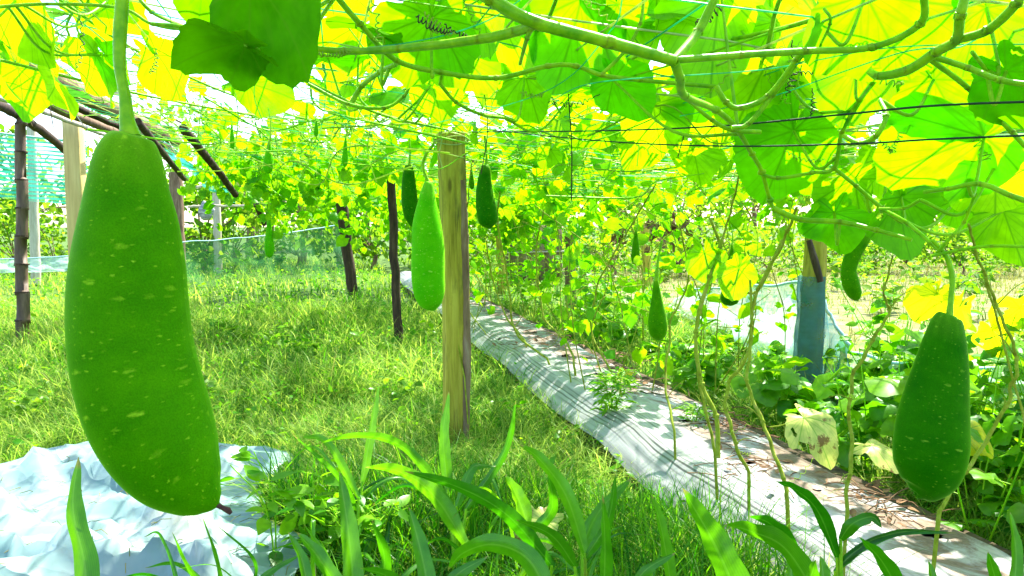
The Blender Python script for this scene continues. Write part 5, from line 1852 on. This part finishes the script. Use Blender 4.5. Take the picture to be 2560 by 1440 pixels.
lying_leaf(2180, 1115, 2.6, 0.16, "withered", "pale curled leaf just left of the darkest gourd", "curled_leaf", (-.1, -.2, 1), (.8, -.3, -.3), .5, 33)
lying_leaf(2400, 1080, 2.7, 0.17, "sunlit_yellow_leaf", "yellow weed leaf catching sun right behind the darkest gourd", "sunlit_leaf", (.1, -.5, .8), (.7, -.3, -.2), .3, 34)
lying_leaf(1570, 930, 4.9, 0.10, "sunlit_yellow_leaf", "small bright yellow fallen leaf on the crown of the film", "fallen_leaf", (.1, -.4, 1), (-.6, -.4, 0), .3, 35)
lying_leaf(1360, 1300, 2.45, 0.15, "withered", "wilted yellow leaf lying among the tall grass plants", "fallen_leaf", (.1, -.7, .7), (-.4, -.3, -.2), .4, 36)
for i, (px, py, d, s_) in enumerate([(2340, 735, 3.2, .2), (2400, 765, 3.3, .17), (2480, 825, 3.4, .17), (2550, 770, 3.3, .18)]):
    lying_leaf(px, py, d, s_, "sunlit_yellow_leaf", ["leaf coloured sunlit yellow left of the darkest gourd's stalk", "leaf coloured sunlit yellow behind the neck of the darkest gourd", "leaf coloured sunlit yellow at shoulder height right of the darkest gourd", "leaf coloured sunlit yellow cut by the right border"][i], "sunlit_leaf", FAC + .2 * rng.standard_normal(3), (random.uniform(-.6, .6), 0, -1), .15, 60 + i)


# dead litter heaps on the film
def litter(s, y, r, n, lab):
    c = bedp(s, y, 0.19)
    b = MB()
    for i in range(n):
        a = random.uniform(0, 6.28)
        q = c + np.array([rng.normal() * r * .6, rng.normal() * r, random.uniform(-.005, .02)])
        L_ = random.uniform(.04, .16)
        e = q + np.array([math.cos(a), math.sin(a), random.uniform(-.05, .1)]) * L_
        b.tube(smooth([q, (q + e) / 2 + [0, 0, .008], e], 3), random.uniform(.001, .0028), 4, tint=random.random())
    for i in range(n // 3):
        q = c + np.array([rng.normal() * r * .6, rng.normal() * r, random.uniform(0, .015)])
        ovate(b, q, np.array([0, 0, 1]) + .3 * rng.standard_normal(3), rng.standard_normal(3), random.uniform(.02, .06), random.uniform(.015, .04), random.random())
    tag(b.build("litter_heap", M["dead"]), lab, "litter", "dead plant litter on the film", "stuff")


litter(1.98, 3.85, .14, 70, "brown heap of dead stems on the film behind the feathery weed")
litter(2.0, 2.75, .10, 40, "scatter of dead litter around the brown climbing stem's foot")
litter(2.1, 2.0, .10, 50, "dead litter on the film at the bottom right corner")
litter(2.05, 5.6, .25, 60, "scattered dry litter on the far part of the film")
litter(1.9, 4.7, .2, 50, "loose dry litter beside the small yellow leaf on the film")
litter(1.75, 3.1, .16, 36, "thin scatter of dry bits on the middle of the near film")
litter(1.85, 6.8, .4, 70, "farthest scatter of dry litter on the film behind the timber post")

# ------------------------------------------------------------------ trees and bushes behind
def leaf_cloud(b, c, rad, n, size, bias):
    for i in range(n):
        v = unit(rng.standard_normal(3)) * random.uniform(.45, 1.0) ** .6
        p = c + v * rad
        ovate(b, p, rand_normal(.7, unit(SUN + v * .6)), rng.standard_normal(3), size * random.uniform(.6, 1.3), size * .55, random.random())


def bush(x, y, w_, h, n, size, lab, trunk=False, mat="far_leaf", grp_="trees and bushes behind the garden", name="garden_bush"):
    t = thing(name, (x, y, 0), lab, "tree" if trunk else "bush", grp_)
    tr, cr = MB(), MB()
    hub = h * (.5 if trunk else .25)
    tr.tube(smooth([(x, y, -.1), (x + .1, y, hub * .5), (x, y, hub)], 5), [.05 * h * .5, .03 * h * .5], 8, wob=.1)
    cl = random.randint(6, 9)
    for k in range(cl):
        c = np.array([x + random.uniform(-.42, .42) * w_, y + random.uniform(-.3, .3) * w_, (hub * .6 + random.random() * (h - hub * .6) * .85)])
        tr.tube(smooth([(x, y, hub * .7), (np.array([x, y, hub]) + c) / 2 + [0, 0, .1], c], 4), [.018 * h * .5, .006 * h], 6)
        leaf_cloud(cr, c, np.array([w_ * .28, w_ * .28, h * .2]) * random.uniform(.7, 1.2), n // cl, size, 0)
    tr.build("trunk", M["wood_brown"], t)
    cr.build("crown", M[mat], t)


kinds = ["broad bright green bush", "tall thin bright tree", "rounded yellow green shrub", "ragged leafy tree", "wide leaning shrub"]
spots = [(-14, 19, 4, 3.6), (-11, 22, 4.5, 4.5), (-8, 20, 3.4, 2.8), (-6.5, 24, 5, 4.2), (-3.8, 21, 3.6, 2.9), (-1.5, 23, 4, 3.6), (.8, 20.5, 3.4, 2.6), (3, 24, 4.4, 3.6), (5.8, 27, 5, 3.4), (9, 29, 5.5, 3.8), (13, 30, 6, 4.6), (17.5, 28, 6, 4.4), (-18, 22, 5, 5.5), (-9.5, 28, 6, 6.5), (0, 30, 7, 6), (7, 35, 7, 6.5)]
where = ["at the far left behind the teal net", "behind the bleached post", "behind the sacking bundle", "behind the pale crossbar post", "above the green net fence", "behind the short dark leaning post",
         "behind the board shed", "behind the far post with withered leaves", "behind the pale net fence", "beyond the dry field", "beyond the dry field to the right", "past the darkest gourd in the far field",
         "beyond the bamboo post", "rising highest behind the left frame", "rising behind the board shed", "rising over the dry field"]
for i, (x, y, w_, h) in enumerate(spots):
    bush(x, y, w_, h, 620, .24, kinds[i % 5] + " " + where[i], trunk=h > 3.5, name="garden_tree" if h > 3.5 else "garden_bush")

for i in range(26):
    x = -34 + i * 2.75 + random.uniform(-.8, .8)
    bush(x, 38 + random.uniform(-4, 6) + abs(x) * .1, random.uniform(4.5, 7), random.uniform(3.2, 6), 300, .42, "leafy tree in the far row that closes off the view", trunk=True, grp_="far row of trees", name="garden_tree")
for i in range(12):
    x, y = [(-9.6, 15.5), (-11, 16.5), (-12.6, 17.2), (-8.4, 17), (-7.2, 18.4), (-5.4, 19), (-13.5, 18.5), (-4.2, 18.2), (-2.4, 18.6), (-10.2, 18.4), (-0.9, 19), (-6.4, 17.2)][i]
    bush(x * 1.15, y + 3.2, 2.1, random.uniform(1.0, 1.9), 420, .14, "low green shrub between the left posts and the trees", grp_="low shrubs behind the left posts")

for i in range(80):
    y = random.uniform(6.5, 20)
    x = random.uniform(2.2, 3.5 + .62 * y)
    weed_plant((x, y, 0), random.uniform(.3, .9), 14, random.uniform(.08, .15), "scattered tall weed standing in the dry field", "weeds in the dry field", mat="far_leaf")
for i in range(16):
    x, y = 1.5 + i * .8 + random.uniform(-.3, .3), 16.5 + random.uniform(-1.5, 3) + i * .2
    bush(x, y, 2.0, random.uniform(1.0, 2.0), 420, .13, "low yellow green shrub along the far side of the dry field", grp_="low shrubs across the dry field")

# withered brown leaves hanging over the far post
wb = thing("withered_vine", at(1630, 590, 8.5), "clump of withered brown vine leaves hanging near the small thin gourd", "vine")
b_ = MB()
f_ = MB()
for (px, py) in [(1545, 560), (1625, 600), (1690, 615), (1650, 585), (1560, 590), (1700, 560)]:
    p0 = at(px, py - 40, 8.5)
    p1 = at(px + random.uniform(-10, 10), py + 30, 8.5)
    b_.tube([p0, (p0 + p1) / 2, p1], .006, 5)
    for q in range(9):
        c = p0 + (p1 - p0) * random.random() + rng.standard_normal(3) * .05
        put_leaf(f_, random.choice(LVS), c, rng.standard_normal(3), (0, 0, -1), random.uniform(.07, .15), random.random())
b_.tube([at(x, y - 40, 8.5) for x, y in sorted([(1545, 560), (1625, 600), (1690, 615), (1650, 585), (1560, 590), (1700, 560)])], .006, 5)
b_.build("stem", M["stem_dry"], wb)
f_.build("foliage", M["dead"], wb)

for o in bpy.data.objects:
    if "_o" in o:
        del o["_o"]
